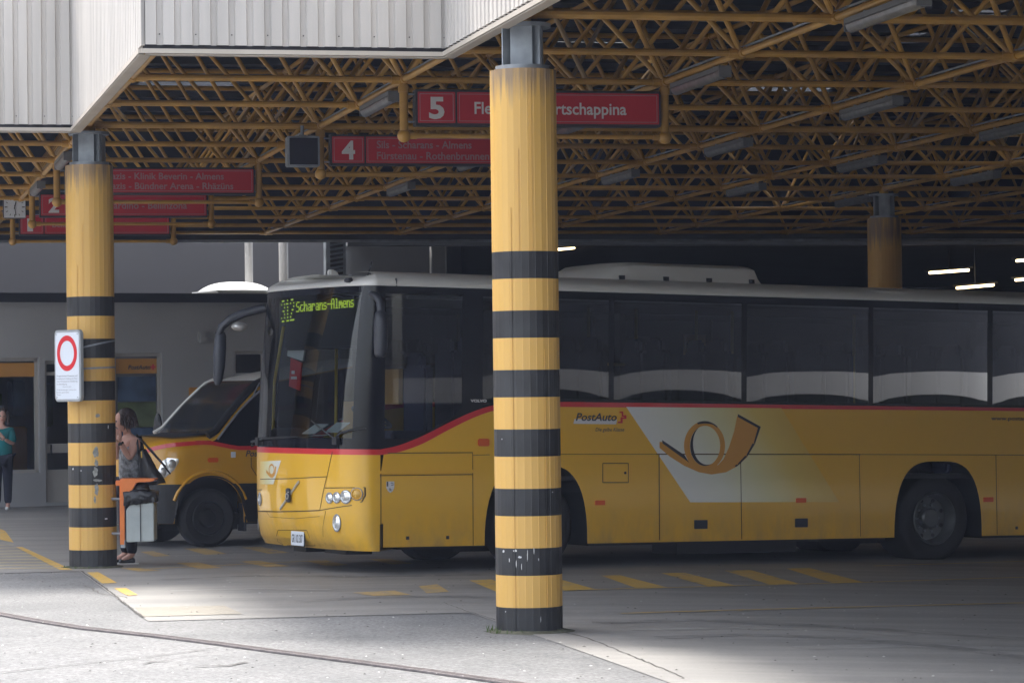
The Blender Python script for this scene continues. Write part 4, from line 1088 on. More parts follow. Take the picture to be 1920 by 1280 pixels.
cross = [(1161, 771), (1168, 771), (1168, 778), (1174, 778), (1174, 785), (1167, 785), (1167, 793), (1158, 793), (1158, 790), (1163, 790), (1163, 782), (1170, 782), (1170, 781), (1165, 781), (1165, 774), (1161, 774)]
P = [bs(u, v) for u, v in cross]; g.poly([Vector((p.x, -.006, p.z)) for p in P]); g.build('cross_emblem', M['bus_red'], bus, local=True, fix=False)

# --- front details
def fpt(u, v, out=0.0):
    y, z = fuv(u, v); return fp(y, z, out)
def fnormal(y, z):
    a = fp(y, z); b = fp(y, z, .1); return (b - a).normalized()
def front_poly(g, pts, out=.003, sub=6):
    P = [fuv(u, v) for u, v in pts]
    # quads only: fill as a grid so it follows the curve
    (a, b, c, d) = P; rows = []
    for i in range(sub + 1):
        k = i / sub; l = (a[0] + (d[0] - a[0]) * k, a[1] + (d[1] - a[1]) * k); r = (b[0] + (c[0] - b[0]) * k, b[1] + (c[1] - b[1]) * k)
        rows.append([fp(l[0] + (r[0] - l[0]) * j / sub, l[1] + (r[1] - l[1]) * j / sub, out) for j in range(sub + 1)])
    g.grid(rows)
def front_line(g, pts, w=.008, out=.003):
    Q = [fuv(u, v) for u, v in pts]
    for (y0, z0), (y1, z1) in zip(Q, Q[1:]):
        n = max(1, int(math.hypot(y1 - y0, z1 - z0) / .08)); d = Vector((y1 - y0, z1 - z0)).normalized(); nn = Vector((-d.y, d.x)) * w / 2
        for i in range(n):
            a = (y0 + (y1 - y0) * i / n, z0 + (z1 - z0) * i / n); b = (y0 + (y1 - y0) * (i + 1) / n, z0 + (z1 - z0) * (i + 1) / n)
            g.poly([fp(a[0] - nn.x, a[1] - nn.y, out), fp(b[0] - nn.x, b[1] - nn.y, out), fp(b[0] + nn.x, b[1] + nn.y, out), fp(a[0] + nn.x, a[1] + nn.y, out)])
X4 = lambda L: [(440 + x / 3.692, 820 + y / 3.692) for x, y in L]
g = MB()
front_line(g, X4([(678, 98), (640, 270), (590, 503)])); front_line(g, X4([(178, 288), (400, 283), (640, 270)])); front_line(g, X4([(155, 505), (300, 512), (480, 508), (590, 503)]), .012)
front_line(g, X4([(590, 503), (800, 470), (880, 445), (905, 400), (910, 345), (625, 348)])); front_line(g, X4([(910, 345), (1000, 350)])); front_line(g, X4([(128, 362), (190, 360)])); front_line(g, X4([(632, 505), (628, 735)]), .005)
front_line(g, X4([(222, 512), (245, 548), (420, 560), (590, 545)]), .004); front_line(g, X4([(302, 640), (302, 720), (345, 745), (560, 748)]), .007); front_line(g, X4([(302, 640), (500, 640), (520, 690), (560, 748)]), .006)
g.build('front_panel_gap', M['seam'], body, local=True, fix=False)
# flush darker-yellow patch standing in for the number-plate recess, then the plate
rec = mat('recess_dark_yellow', (.60, .35, .03), .5)
g = MB(); front_poly(g, X4([(302, 640), (500, 640), (556, 748), (340, 748)]), .002); g.build('plate_dark_patch', rec, body, local=True, fix=False)
y, z = fuv(561.5, 1008.5); c = fp(y, z, .02); nrm = fnormal(y, z); hx = Vector((0, 0, 1)).cross(nrm).normalized()
hx = -hx if hx.y > 0 else hx                    # to the viewer's right
g = MB(); g.box(c, (.30, .012, .155), X=hx, Y=nrm, Z=hx.cross(nrm)); pl = g.build('number_plate', M['signwhite'], bus, local=True, bevel=.004)
g = MB(); text_into(g, 'GR 102 307', c - hx * .125 + nrm * .0075 - Vector((0, 0, .042)), hx, (0, 0, 1), .085, width=.25, bold=.02); g.build('plate_lettering', M['ink'], pl, local=True, fix=False)
g = MB(); g.box(c - nrm * .004, (.315, .012, .17), X=hx, Y=nrm, Z=hx.cross(nrm)); g.build('plate_holder', M['black'], pl, local=True, bevel=.004)
# maker's bar and badge
y0, z0 = fuv(*X4([(322, 492)])[0]); y1, z1 = fuv(*X4([(450, 304)])[0])
a, b = fp(y0, z0, .012), fp(y1, z1, .012); g = MB(); g.box((a + b) / 2, ((b - a).length, .018, .030), X=(b - a), Y=Vector((1, 0, 0))); em = g.build('grille_bar', M['chrome'], bus, local=True, bevel=.005)
c = (a + b) / 2 + Vector((-.014, 0, 0)); g = MB(); g.box(c, (.02, .10, .15), X=(1, 0, 0)); g.build('badge', M['ink'], em, local=True, bevel=.01)
g = MB(); g.lathe([(.034, 0), (.034, .006), (.022, .006), (.022, 0)], c + Vector((-.012, 0, -.01)), Vector((-1, 0, 0)), 20, cap=False); g.box(c + Vector((-.015, -.028, .034)), (.006, .03, .010), X=(1, 0, 0)); g.build('badge_mark', M['chrome'], em, local=True)
# small pale panel with horn on the front
dm = md.copy(); dm.name = 'front_fading_panel'
n2 = dm.node_tree
g = MB(); front_poly(g, X4([(178, 165), (322, 158), (270, 322), (178, 322)]), .0025); fd = g.build('front_panel_decal', dm, bus, local=True, fix=False)
y0, _ = fuv(*X4([(322, 158)])[0]); y1, _ = fuv(*X4([(165, 300)])[0])
for nd in n2.nodes:
    if nd.type == 'MATH': nd.inputs[1].default_value = 0.0
    if nd.type == 'SEPXYZ':
        for lk in list(nd.outputs[0].links): n2.links.remove(lk)
        mth = [x for x in n2.nodes if x.type == 'MATH'][0]; n2.links.new(nd.outputs[1], mth.inputs[2])
    if nd.type == 'MAP_RANGE': nd.inputs[1].default_value = y0; nd.inputs[2].default_value = y1
g = MB()
cx = [(230, 205), (236, 240), (262, 272), (285, 245), (292, 198), (276, 200), (268, 235), (256, 252), (243, 230), (240, 205)]
for a, b in zip(range(0, 4), range(1, 5)):
    pass
def ftube(g, pts, w): front_line(g, X4(pts), w, .005)
ftube(g, [(222, 232), (245, 262), (262, 270), (280, 250), (288, 200)], .030); ftube(g, [(258 + 22 * math.cos(t) * .8, 222 + 36 * math.sin(t)) for t in np.linspace(0, 2 * PI, 14)], .018)
g.build('front_horn', M['horn'], fd, local=True, fix=False)
# lamps
def round_lamp(u, v, r, name='headlight', m=None, squash=1.0):
    y, z = fuv(u, v); n = fnormal(y, z); c = fp(y, z, 0); X = Vector((0, 0, 1))
    g = MB(); g.lathe([(r, -.004), (r, .010), (r * .86, .012), (r * .80, -.0), (r * .55, .012), (0, .018)], c, n, 24, xa=X, cap=False)
    if squash != 1: 
        g.v = [tuple(c + (Vector(p) - c) - X * ((Vector(p) - c).dot(X)) * 0 + X * ((Vector(p) - c).dot(X)) * (squash - 1)) for p in g.v]
    o = g.build(name, m or M['lens'], bus, local=True); smooth_by(o); 
    g = MB(); g.lathe([(r * 1.12, .001), (r * 1.12, .007), (r, .011), (r, .001)], c, n, 24, xa=X, cap=False)
    if squash != 1: g.v = [tuple(Vector(p) + X * ((Vector(p) - c).dot(X)) * (squash - 1)) for p in g.v]
    g.build('lamp_ring', M['inkgrey'], o, local=True)
for x, y, r in ((657, 417, .052), (707, 415, .052), (770, 410, .064)): round_lamp(*X4([(x, y)])[0], r)
round_lamp(*X4([(846, 390)])[0], .06, 'indicator_lamp', mat('yellow_lens', (.70, .42, .08), .2))
for x, y in ((146, 425), (176, 424)): round_lamp(*X4([(x, y)])[0], .066)
round_lamp(*X4([(708, 590)])[0], .055, 'fog_lamp', None, 1.5); round_lamp(*X4([(164, 592)])[0], .05, 'fog_lamp', None, 1.5)
# wipers
g = MB(); A = [(480, 835), (490, 815), (500, 800)]
def wpt(u, v, out=.03):
    y, z = fuv(u, v); return fp(y, z, out)
g = MB(); g.path([wpt(692, 802), wpt(660, 806), wpt(640, 812), wpt(632, 822)], .013, 6); g.path([wpt(632, 822, .04), wpt(610, 805, .04), wpt(588, 788, .03)], .008, 6); g.box(wpt(632, 826, .02), (.04, .1, .08)); g.build('wiper', M['black'], bus, local=True)
g = MB(); g.path([wpt(476, 836, .05), wpt(480, 828, .06), wpt(500, 822, .04), wpt(620, 815, .03)], [.02, .018, .012, .009], 6); g.box(wpt(478, 835, .04), (.05, .07, .09)); g.build('wiper', M['black'], bus, local=True)
# mirrors: long arm on the far side, short one near
Dm = (BM @ fr(PI * .93, 2.7)).y
mp = lambda u, v, dd=0: BI @ at(u, v, Dm + dd)
g = MB(); pts = [mp(499, 577), mp(480, 581), mp(455, 588), mp(432, 598), mp(416, 612), mp(409, 628)]
g.path(pts, [.05, .05, .048, .047, .045, .038], 12); ma = g.build('mirror_arm', M['grey_plastic'], bus, local=True); smooth_by(ma, math.radians(60))
c = mp(412, 672); g = MB(); prof = []
for zf, w, off in ((1, .035, .01), (.85, .055, .005), (.4, .062, 0), (-.3, .058, -.005), (-.8, .045, -.012), (-1, .022, -.015)):
    prof.append([c + Vector((math.cos(t) * w * 1.15, math.sin(t) * w * 1.0, zf * .29)) + Vector((off * 2, off, 0)) for t in np.linspace(0, 2 * PI, 17)])
g.grid(prof); g.poly(prof[0][:-1]); g.poly(prof[-1][:-1]); mb_ = g.build('mirror', M['grey_plastic'], bus, local=True, fix='merge'); smooth_by(mb_, math.radians(60))
c = mp(449, 612); g = MB(); g.ell(c, (.09, .09, .05), 16, 8); o = g.build('wide_angle_mirror', M['chrome'], bus, local=True); smooth_by(o)
c = bs(712, 620, -.14); c.y = -.16
g = MB(); prof = []
for zf, w in ((1, .035), (.86, .065), (.5, .078), (-.5, .078), (-.88, .07), (-1, .05)):
    prof.append([c + Vector((math.cos(t) * w * .9 + .0, math.sin(t) * w * 1.0, zf * .24 - .03)) for t in np.linspace(0, 2 * PI, 17)])
g.grid(prof); g.poly(prof[0][:-1]); g.poly(prof[-1][:-1]); o = g.build('mirror', M['grey_plastic'], bus, local=True, fix='merge'); smooth_by(o, math.radians(60))
g = MB(); g.path([c + Vector((0, 0, .2)), c + Vector((-.0, .01, .30)), c + Vector((-.02, .08, .36)), c + Vector((-.03, .16, .38))], [.04, .045, .04, .03], 10); o = g.build('mirror_arm', M['grey_plastic'], bus, local=True); smooth_by(o, math.radians(60))

# --- inside: floor, seats, rails, driver's place, destination display
g = MB(); g.box((6.0, HW, .98), (11.2, 2.4, .05)); g.box((0.0, HW, 1.12), (.3, 1.9, .5)); inn = g.build('saloon_floor', M['black'], bus, local=True)
g = MB(); g.box((6.0, HW, 2.86), (11.3, 2.3, .03)); g.build('ceiling_lining', mat('lining', (.25, .25, .26), .8), bus, local=True)
g = MB()
rows = []
for i2 in range(9):
    rows.append([Vector((-.30 + .10 * i2 * .6, HW + (j - 8) / 8 * 1.05 * (1 - .0 * i2), 1.30 + .10 * math.sin(i2 / 8 * PI) + (.10 if j > 11 and 2 < i2 < 7 else 0))) for j in range(17)])
g.grid(rows); g.build('dashboard', M['black'], bus, local=True, smooth=True)
def seat(x, y, w=.44, back=.95, m='seat', name='seat'):
    g = MB(); g.box((x, y, 1.42), (.44, w, .12)); g.box((x + .22, y, 1.42 + back / 2), (.11, w, back)); g.box((x + .05, y, 1.2), (.1, .3, .4)); g.box((x + .20, y, 1.47 + back), (.09, w * .62, .16)); return g.build(name, M[m], bus, local=True, bevel=.03)
seat(.55, .62, .5, .75, 'seat', 'driver_seat')
for r in range(11):
    for y in (.36, .82, 1.7, 2.15):
        seat(1.75 + r * .82, y)
g = MB(); st = Vector((.22, .62, 1.62)); g.lathe([(.0, 0)], st)
g = MB(); ax = Vector((.55, 0, 1)).normalized(); n = 28
g.path([st + Matrix.Rotation(2 * PI * k / n, 3, ax) @ (Vector((0, 1, 0)) * .22) for k in range(n + 1)], .016, 8); g.tube(st, st - ax * .3, .03, 8)
for a in (0, 2.1, 4.2): g.tube(st, st + Matrix.Rotation(a, 3, ax) @ (Vector((0, 1, 0)) * .22), .012, 6)
g.build('steering_wheel', M['grey_plastic'], bus, local=True)
g = MB()
for t in (px_t(1195), px_t(1285), px_t(1400), px_t(1468), px_t(1700)): g.tube((t, 1.0, 1.0), (t, 1.0, 2.84), .018, 8)
a, b = px_t(1195), px_t(1285); g.path([(a, 1.0, 1.3), (a, .95, 2.15), (a + .08, .95, 2.22), (b - .08, .95, 2.22), (b, .95, 2.15), (b, 1.0, 1.3)], .017, 8)
g.path([(-.12, 2.3, 1.1), (-.1, 2.3, 2.0), (-.02, 2.25, 2.6)], .018, 8); g.tube((.5, 2.0, 1.0), (.5, 2.0, 2.8), .018, 8)
g.build('handrail', M['pole'], bus, local=True)
g = MB(); g.box((px_t(1480), 1.9, 2.45), (.28, .05, .3)); g.box((.95, 1.6, 1.95), (.05, .5, .38)); g.box((.75, 2.05, 1.62), (.05, .42, .34)); g.build('orange_panel', M['seat_orange'], bus, local=True)
g = MB()
for k, (yy, zz, dxx) in enumerate(((.45, 1.46, .02), (.95, 1.44, .0))): g.prism([(-.28 + dxx, yy, zz), (-.12, yy, zz + .10), (-.10, yy + .34, zz + .10), (-.26 + dxx, yy + .34, zz)], (0, 0, .006))
g.build('paper', M['paper'], bus, local=True)
g = MB(); g.prism([(.0, 2.15, 1.95), (.0, 1.88, 1.90), (.02, 1.88, 2.20), (.02, 2.15, 2.26)], (.012, 0, 0)); cd = g.build('red_reflection', M['bus_red'], bus, local=True)  # solid red plate standing in for a sign mirrored in the windscreen
g = MB(); g.box((-.008, 2.01, 2.04), (.004, .14, .028)); g.box((-.008, 2.03, 2.10), (.004, .07, .035)); g.build('reflection_print', M['white'], cd, local=True)  # white bars for the lettering of that mirrored sign
g = MB(); g.prism([(.0, 2.20, 2.28), (.0, 1.82, 2.22), (.03, 1.78, 2.46), (.03, 2.20, 2.56)], (.02, 0, 0)); g.build('white_reflection', M['white'], bus, local=True)  # white plate standing in for the pale part of the same reflection
# electronic destination display behind the glass
g = MB(); g.box((.02, HW - .05, 2.60), (.16, 1.9, .52)); dd = g.build('display_case', M['black'], bus, local=True, bevel=.02)
# dots laid out with a 5x7 raster of each letter
FONT = {'3': '01110 10001 00001 00110 00001 10001 01110', '1': '00100 01100 00100 00100 00100 00100 01110', '2': '01110 10001 00001 00110 01000 10000 11111',
 'S': '01111 10000 10000 01110 00001 00001 11110', 'c': '00000 00000 01110 10000 10000 10001 01110', 'h': '10000 10000 10110 11001 10001 10001 10001', 'a': '00000 00000 01110 00001 01111 10001 01111',
 'r': '00000 00000 10110 11001 10000 10000 10000', 'n': '00000 00000 10110 11001 10001 10001 10001', 's': '00000 00000 01110 10000 01110 00001 11110', '-': '00000 00000 00000 11111 00000 00000 00000',
 'A': '01110 10001 10001 11111 10001 10001 10001', 'l': '01100 00100 00100 00100 00100 00100 01110', 'm': '00000 00000 11010 10101 10101 10001 10001', 'e': '00000 00000 01110 10001 11111 10000 01110'}
g = MB()
def led(s, u0, v0, u1, v1, hpx):
    n = len(s) * 6 - 1
    for ci, ch in enumerate(s):
        for r, row in enumerate(FONT[ch].split()):
            for cc, bit in enumerate(row):
                if bit == '1':
                    k = (ci * 6 + cc) / n; u = u0 + (u1 - u0) * k; v = v0 + (v1 - v0) * k + hpx * (r / 6)
                    p = BI @ on_plane(u, v, BM @ Vector((-.065, 0, 0)), eX); g.box(p, (.008, .012, .012 if hpx < 25 else .016))
led('312', 528, 565, 552, 561, 38); led('Scharans-Almens', 556, 567, 664, 557, 17)
g.build('destination_lettering', M['led'], dd, local=True, fix=False)

# ================================================================ VAN (minibus) behind the coach front
VY = math.radians(27)
vX = Vector((math.cos(VY), math.sin(VY), -.01)).normalized(); vZ0 = ZV; vY = vZ0.cross(vX).normalized(); vZ = vX.cross(vY)
fw = gp(394, 1026)                            # near front wheel on the ground
VFX = .90                                     # front axle behind the nose
vo = fw - vX * VFX + vY * .0
VM = Matrix(((vX.x, vY.x, vZ.x, vo.x), (vX.y, vY.y, vZ.y, vo.y), (vX.z, vY.z, vZ.z, vo.z), (0, 0, 0, 1))); VI = VM.inverted()
van = thing('minibus', 'yellow minibus with black windows and a red stripe, half hidden behind the coach front', 'minibus', matrix=VM)
VW = 1.96; VH = VW / 2
def vs_(u, v, y=0.0): return VI @ on_plane(u, v, VM @ Vector((0, y, 0)), vY)
# side outline heights: hood line, roof line
def vtop(x):
    K = [(0, 1.05), (.05, 1.17), (.15, 1.27), (.4, 1.33), (.96, 1.37), (1.28, 1.73), (1.56, 1.99), (1.8, 2.09), (2.3, 2.18), (3, 2.3), (5.6, 2.35)]
    for (a, b), (c, d) in zip(K, K[1:]):
        if x <= c: return b + (d - b) * (x - a) / (c - a)
    return K[-1][1]
def vins(x):                                   # how far the side is drawn in near the nose
    return .34 * max(0, 1 - x / .62) ** 2.2
def vsec(x, z):                                # y of the near side at height z
    sh = 1.26 if x > .8 else .9 + .36 * x / .8
    y = vins(x)
    if z > sh: y += (z - sh) * .17
    if z < .5: y += (.5 - z) * .08
    return y
xs = sorted(set(list(np.linspace(0, .8, 17)) + list(np.linspace(.8, 2, 20)) + list(np.linspace(2, 5.7, 12))))
vwc = [(VFX, .45, .86), (4.3, .45, .86)]
def vlow(x):
    for c, w, h in vwc:
        k = abs(x - c) / w
        if k < 1: return max(.30, .30 + (h - .30) * (1 - k ** 2.3) ** .45)
    return .30
xs = sorted(set(xs) | set(np.round(VFX + .45 * np.sin(np.linspace(-PI / 2, PI / 2, 19)), 4)) | set(np.round(4.3 + .45 * np.sin(np.linspace(-PI / 2, PI / 2, 13)), 4)))
rows = []
for x in xs:
    zt = vtop(x); lo = vlow(x); r = []
    zz = [lo + (zt - .09 - lo) * k / 10 for k in range(11)]
    side = [Vector((x, vsec(x, z), z)) for z in zz]
    yy = vsec(x, zt - .09)
    top = [Vector((x + 0, yy + .03, zt - .045)), Vector((x, yy + .09, zt - .012)), Vector((x, yy + .25, zt + .006)), Vector((x, VH, zt + .02))]
    half = side + top
    r = half + [Vector((p.x, VW - p.y, p.z)) for p in half[-2::-1]]
    rows.append(r)
g = MB(); g.grid(rows); g.poly(rows[-1])
n = len(rows[0]); g.grid([[rows[0][i], Vector((-.02, VH + (rows[0][i].y - VH) * .9, rows[0][i].z))] for i in range(n)])
g.poly([Vector((-.02, VH + (p.y - VH) * .9, p.z)) for p in rows[0]])
vb = g.build('body', M['van_paint'], van, local=True, fix='merge'); smooth_by(vb, math.radians(28))
def vpatch(name, pts, m, out=.006, par=None):
    g = MB(); g.poly([Vector((p.x, vsec(p.x, p.z) - out, p.z)) for p in pts]); return g.build(name, m, par or van, local=True, fix=False)
X8 = lambda L: [(x / 3.556, 740 + y / 3.556) for x, y in L]
# roof skin white
g = MB(); r2 = []
for x in [x for x in xs if x > 1.60]:
    zt = vtop(x); yy = vsec(x, zt - .09)
    r2.append([Vector((x, yy + .01, zt - .055)), Vector((x, yy + .05, zt - .02)), Vector((x, yy + .14, zt + .006)), Vector((x, VH, zt + .03)), Vector((x, VW - yy - .14, zt + .006)), Vector((x, VW - yy - .01, zt - .055))])
g.grid(r2); smooth_by(g.build('roof_skin', M['bus_white'], van, local=True, fix=False))
# windscreen, from cowl to roof
g = MB(); r2 = []
for x in np.linspace(.93, 1.64, 12):
    zt = vtop(x) + .012; yy = vsec(x, zt) + .02; r2.append([Vector((x - .035 - .06 * (1 - ((y - VH) / (VH)) ** 2) * .5, y, zt + .012)) for y in np.linspace(yy + .03, VW - yy - .03, 11)])
g.grid(r2); ws = g.build('windscreen', mat('van_glass', (.02, .025, .03), .12), van, local=True, fix=False, smooth=True)
g = MB()
for s in (0, 1):
    pts = []
    for x in np.linspace(.90, 1.68, 8):
        zt = vtop(x) + .012; yy = vsec(x, zt) + .03; pts.append(Vector((x - .03, yy if s == 0 else VW - yy, zt + .012)))
    if s == 0: g0 = MB(); g0.path([p + Vector((.02, .0, -.02)) for p in pts], .05, 8); g0.build('screen_pillar', M['black'], van, local=True); g0 = MB(); g0.path([p + Vector((.03, -.02, -.01)) for p in pts[1:]], .008, 5); g0.build('pillar_highlight', M['bus_white'], van, local=True)  # black near pillar; the thin white rod is its highlight, put in as colour
    else: g.path(pts, .026, 6)
g.build('screen_pillar', M['bus_white'], van, local=True)
# side: black glass area, red stripe under it, dark sill cladding
def zb(x): return 1.31 - .07 * max(0, min(1, (x - .9) / .35))
xw = [x for x in xs if .60 < x]
g = MB(); r2 = []
for x in [.72] + [q for q in xw if q > .74]:
    hi = min(vtop(x) - .07, 2.28); lo = zb(x)
    r2.append([Vector((x, vsec(x, lo + (hi - lo) * k / 5) - .006, lo + (hi - lo) * k / 5)) for k in range(6)])
g.grid(r2); g.build('side_window', M['blackgloss'], van, local=True, fix=False, smooth=True)
g = MB(); r2 = []
for x in np.linspace(.0, 5.7, 50):
    z = zb(x); z = min(z, vtop(x) - .045); r2.append([Vector((x, vsec(x, z - .05) - .007, z - .05)), Vector((x, vsec(x, z) - .007, z))])
g.grid(r2); g.build('red_stripe', M['bus_red'], van, local=True, fix=False)
g = MB(); g.path([Vector((x, vsec(x, vtop(x) - .05) - .012, vtop(x) - .09)) for x in np.linspace(1.0, 1.75, 6)], .014, 6); g.path([Vector((1.12, vsec(1.1, 1.5) - .01, 1.15)), Vector((1.6, vsec(1.6, 2.0) - .01, 2.02))], .009, 6); g.build('window_trim', M['inkgrey'], van, local=True)
g = MB(); r2 = []
for x in np.linspace(0.0, 5.7, 120):
    lo = vlow(x) + .002; hi = max(.78, lo + .02); r2.append([Vector((x, vsec(x, lo) - .022, lo)), Vector((x, vsec(x, hi) - .022, hi))])
g.grid(r2); g.poly([(-.03, VH - (VH - .34) * .9, .3), (-.03, VH + (VH - .34) * .9, .3), (-.03, VH + (VH - .34) * .9, .68), (-.03, VH - (VH - .34) * .9, .68)])
g.build('cladding', M['black'], van, local=True, fix=False)
# flared arch lip in body colour, panel lines, side repeater
g = MB(); g.path([Vector((VFX + .50 * math.cos(t), vsec(VFX, .8) - .004, .40 + .53 * math.sin(t))) for t in np.linspace(.35, PI - .35, 14)], .022, 8); o = g.build('arch_flare', M['van_paint'], van, local=True); smooth_by(o, math.radians(60))
g = MB(); g.path([Vector((1.55, vsec(1.5, .7) - .006, .66)), Vector((1.52, vsec(1.5, .9) - .006, .86)), Vector((1.44, vsec(1.4, 1.0) - .006, .98)), Vector((1.44, -.006, 1.10))], .005, 5); g.build('door_gap', M['seam'], van, local=True)
p = vs_(399, 862); g = MB(); g.box((p.x, vsec(p.x, p.z) - .01, p.z), (.14, .02, .055)); g.build('side_indicator', M['orange'], van, local=True, bevel=.01)
g = MB(); p = vs_(437, 852); g.box((p.x, -.008, p.z), (.06, .006, .07)); g.build('arms_sticker', M['signwhite'], van, local=True)
g = MB(); p = vs_(460, 855); text_into(g, 'PostAuto', Vector((p.x, -.010, p.z)), (1, 0, 0), (0, 0, 1), .075, width=.42, bold=.02, slant=.25); g.build('operator_lettering', M['ink'], van, local=True, fix=False)
# headlight: tall raked clear lamp wrapping the corner
def vsurf(u, v):
    y = .1
    for _ in range(12):
        p = vs_(u, v, y); y = vsec(max(p.x, 0), p.z)
    return p
hp_ = [vsurf(u, v) for u, v in ((304, 864), (313, 858), (334, 859.5), (335, 866), (326, 880), (309, 895), (289, 902), (288, 899))]
cen = sum(hp_, Vector()) / len(hp_); g = MB(); N_ = len(hp_)
inr = [cen + (p - cen) * .55 + Vector((0, -.022, 0)) for p in hp_]
g.add([p + Vector((0, -.010, 0)) for p in hp_] + inr + [cen + Vector((0, -.028, 0))], [(i, (i + 1) % N_, N_ + (i + 1) % N_, N_ + i) for i in range(N_)] + [(N_ + i, N_ + (i + 1) % N_, 2 * N_) for i in range(N_)])
hl = g.build('headlight', M['lens'], van, local=True, smooth=True)
g = MB()
for u, v in ((322, 869), (306, 884)): q = vsurf(u, v); g.ell(q + Vector((0, -.012, 0)), (.055, .025, .055), 14, 8)
g.build('reflector', M['chrome'], hl, local=True)
# wheels and mud flap
def vwheel(x, y, s):
    R = .36; ax = Vector((0, s, 0)); c = Vector((x, y, R)); t = MB()
    t.lathe([(.21, -.02), (.25, .0), (.31, .008), (.345, -.02), (R, -.05), (R, -.19), (.345, -.22), (.2, -.22)], c, ax, 36, cap=False); o = t.build('wheel', M['rubber'], van, local=True); smooth_by(o, math.radians(40))
    r = MB(); r.lathe([(.215, -.015), (.205, -.005), (.195, -.05), (.12, -.06), (.10, -.03), (.06, -.02), (0, -.018)], c, ax, 28, cap=False); q = r.build('rim', M['black'], o, local=True); smooth_by(q, math.radians(30))
for x in (VFX, 4.3): vwheel(x, .03, -1); vwheel(x, VW - .03, 1)
g = MB()
for c, w, h in vwc:
    for y in (.35, VW - .35): g.poly([(c - w - .05, y, .2), (c + w + .05, y, .2), (c + w + .05, y, 1.0), (c - w - .05, y, 1.0)])
g.build('wheel_housing', M['black'], van, local=True, fix=False)
g = MB(); g.box((2.9, VH, .34), (5.2, 1.6, .14)); g.box((.2, VH, .36), (.4, 1.5, .16)); g.build('chassis', M['black'], van, local=True)
g = MB(); g.box((VFX + .47, .12, .36), (.025, .22, .34)); g.build('mud_flap', M['rubber'], van, local=True)
g = MB(); g.ell((1.0, VW + .14, 1.45), (.05, .10, .19), 12, 8); g.path([(1.05, VW - .1, 1.3), (1.0, VW + .1, 1.33)], .025); g.build('mirror', M['black'], van, local=True)
g = MB(); g.path([(.92, .45, vtop(.92) + .05), (.96, .7, vtop(.96) + .05), (1.05, 1.1, vtop(1.05) + .06)], .012, 6); g.build('wiper', M['black'], van, local=True)
g = MB(); g.grid([[Vector((x, y, vtop(x) + .032 - .02 * abs(y - VH))) for y in np.linspace(.16, VW - .16, 9)] for x in np.linspace(.45, .98, 7)]); g.build('cowl', M['grey_plastic'], van, local=True)

# ================================================================ BIN on the left column
ac = gridg(-1, 4)
D = 32.75
def bp(u, v, dd=0): return at(u, v, D + dd)
bin_ = thing('litter_bin', 'grey litter bin with an orange hood and a black liner, right of the left column', 'bin', bp(258, 1015))
sc = D / FPX
g = MB(); p = bp(229.5, 960); g.box(p, (9 * sc, .06, 122 * sc)); g.box(bp(226, 905), (18 * sc, .05, 10 * sc)); g.build('post', M['bin_orange'], bin_, bevel=.006)
g = MB(); poly = [(225, 897), (291, 897), (288, 901), (280, 903), (262, 903.5), (255, 905), (250, 915), (244, 922), (228, 923)]
g.prism([bp(u, v, -.13) for u, v in poly], (0, .30, 0)); g.build('hood', M['bin_orange'], bin_, bevel=.004)
g = MB(); g.prism([bp(u, v, -.11) for u, v in ((244, 946), (288, 942), (289, 1014), (237, 1016), (236.5, 955))], (0, .30, 0)); bx = g.build('container', M['bin_grey'], bin_, bevel=.008)
g = MB(); g.box(bp(263.2, 964, -.118), (.008, .008, 46 * sc)); g.box(bp(263.6, 1000, -.118), (.009, .008, 26 * sc * 1.1)); g.build('slot', M['dark'], bx)
g = MB(); rr = random.Random(4); top = [(231, 925), (250, 920), (275, 920), (290, 922)]; N = 13
rows = []
for k in range(6):
    row = []
    for j in range(N):
        f = j / (N - 1); u = 231 + 60 * f; v0 = 922 - 4 * math.sin(f * PI); v1 = 949 - 9 * f + rr.uniform(-1.5, 1.5)
        v = v0 + (v1 - v0) * k / 5; row.append(bp(u + rr.uniform(-1, 1), v, -.13 + rr.uniform(-.025, .02) - .02 * math.sin(k / 5 * PI)))
    rows.append(row)
g.grid(rows); rows2 = [[p + Vector((0, .33, 0)) for p in r] for r in rows]; g.grid(rows2); g.grid([rows[0], rows2[0]]); g.grid([[r[0] for r in rows], [r[0] for r in rows2]]); g.grid([[r[-1] for r in rows], [r[-1] for r in rows2]])
g.ell(bp(262, 916, .02), (.11, .1, .075), 12, 8)
g.build('liner', M['binbag'], bin_, fix='merge', smooth=True)
g = MB(); g.box(bp(231, 1019), (.05, .05, 14 * sc)); g.tube(bp(230, 935), Vector((ac.x, ac.y, bp(230, 935).z)), .015, 8); g.tube(bp(230, 1000), Vector((ac.x, ac.y, bp(230, 1000).z)), .015, 8); g.build('bracket', M['steel'], bin_)

# ================================================================ ROAD SIGN on the left column
D = 32.55; c = at(129.5, 685.5, D); th = math.radians(48)
sx = Vector((math.cos(th), -math.sin(th), 0)); sn = Vector((-math.sin(th), -math.cos(th), 0))
sw, sh = .505, .775
t = thing('no_entry_sign', 'white board with a red ring closing the road, clamped to the left column', 'road sign', c)
def rrect(w, h, r, o=0.0, n=6):
    P = []
    for cx_, cy_, a in ((w / 2 - r, h / 2 - r, 0), (-w / 2 + r, h / 2 - r, PI / 2), (-w / 2 + r, -h / 2 + r, PI), (w / 2 - r, -h / 2 + r, 1.5 * PI)):
        for k in range(n + 1): P.append(c + sx * (cx_ + r * math.cos(a + k * PI / 2 / n)) + ZV * (cy_ + r * math.sin(a + k * PI / 2 / n)) + sn * o)
    return P
g = MB(); g.prism(rrect(sw, sh, .055, -.02), sn * .04); g.build('frame', M['signedge'], t, bevel=.004)
g = MB(); g.prism(rrect(sw - .055, sh - .055, .035, .02), sn * .004); bd = g.build('board', M['signwhite'], t)
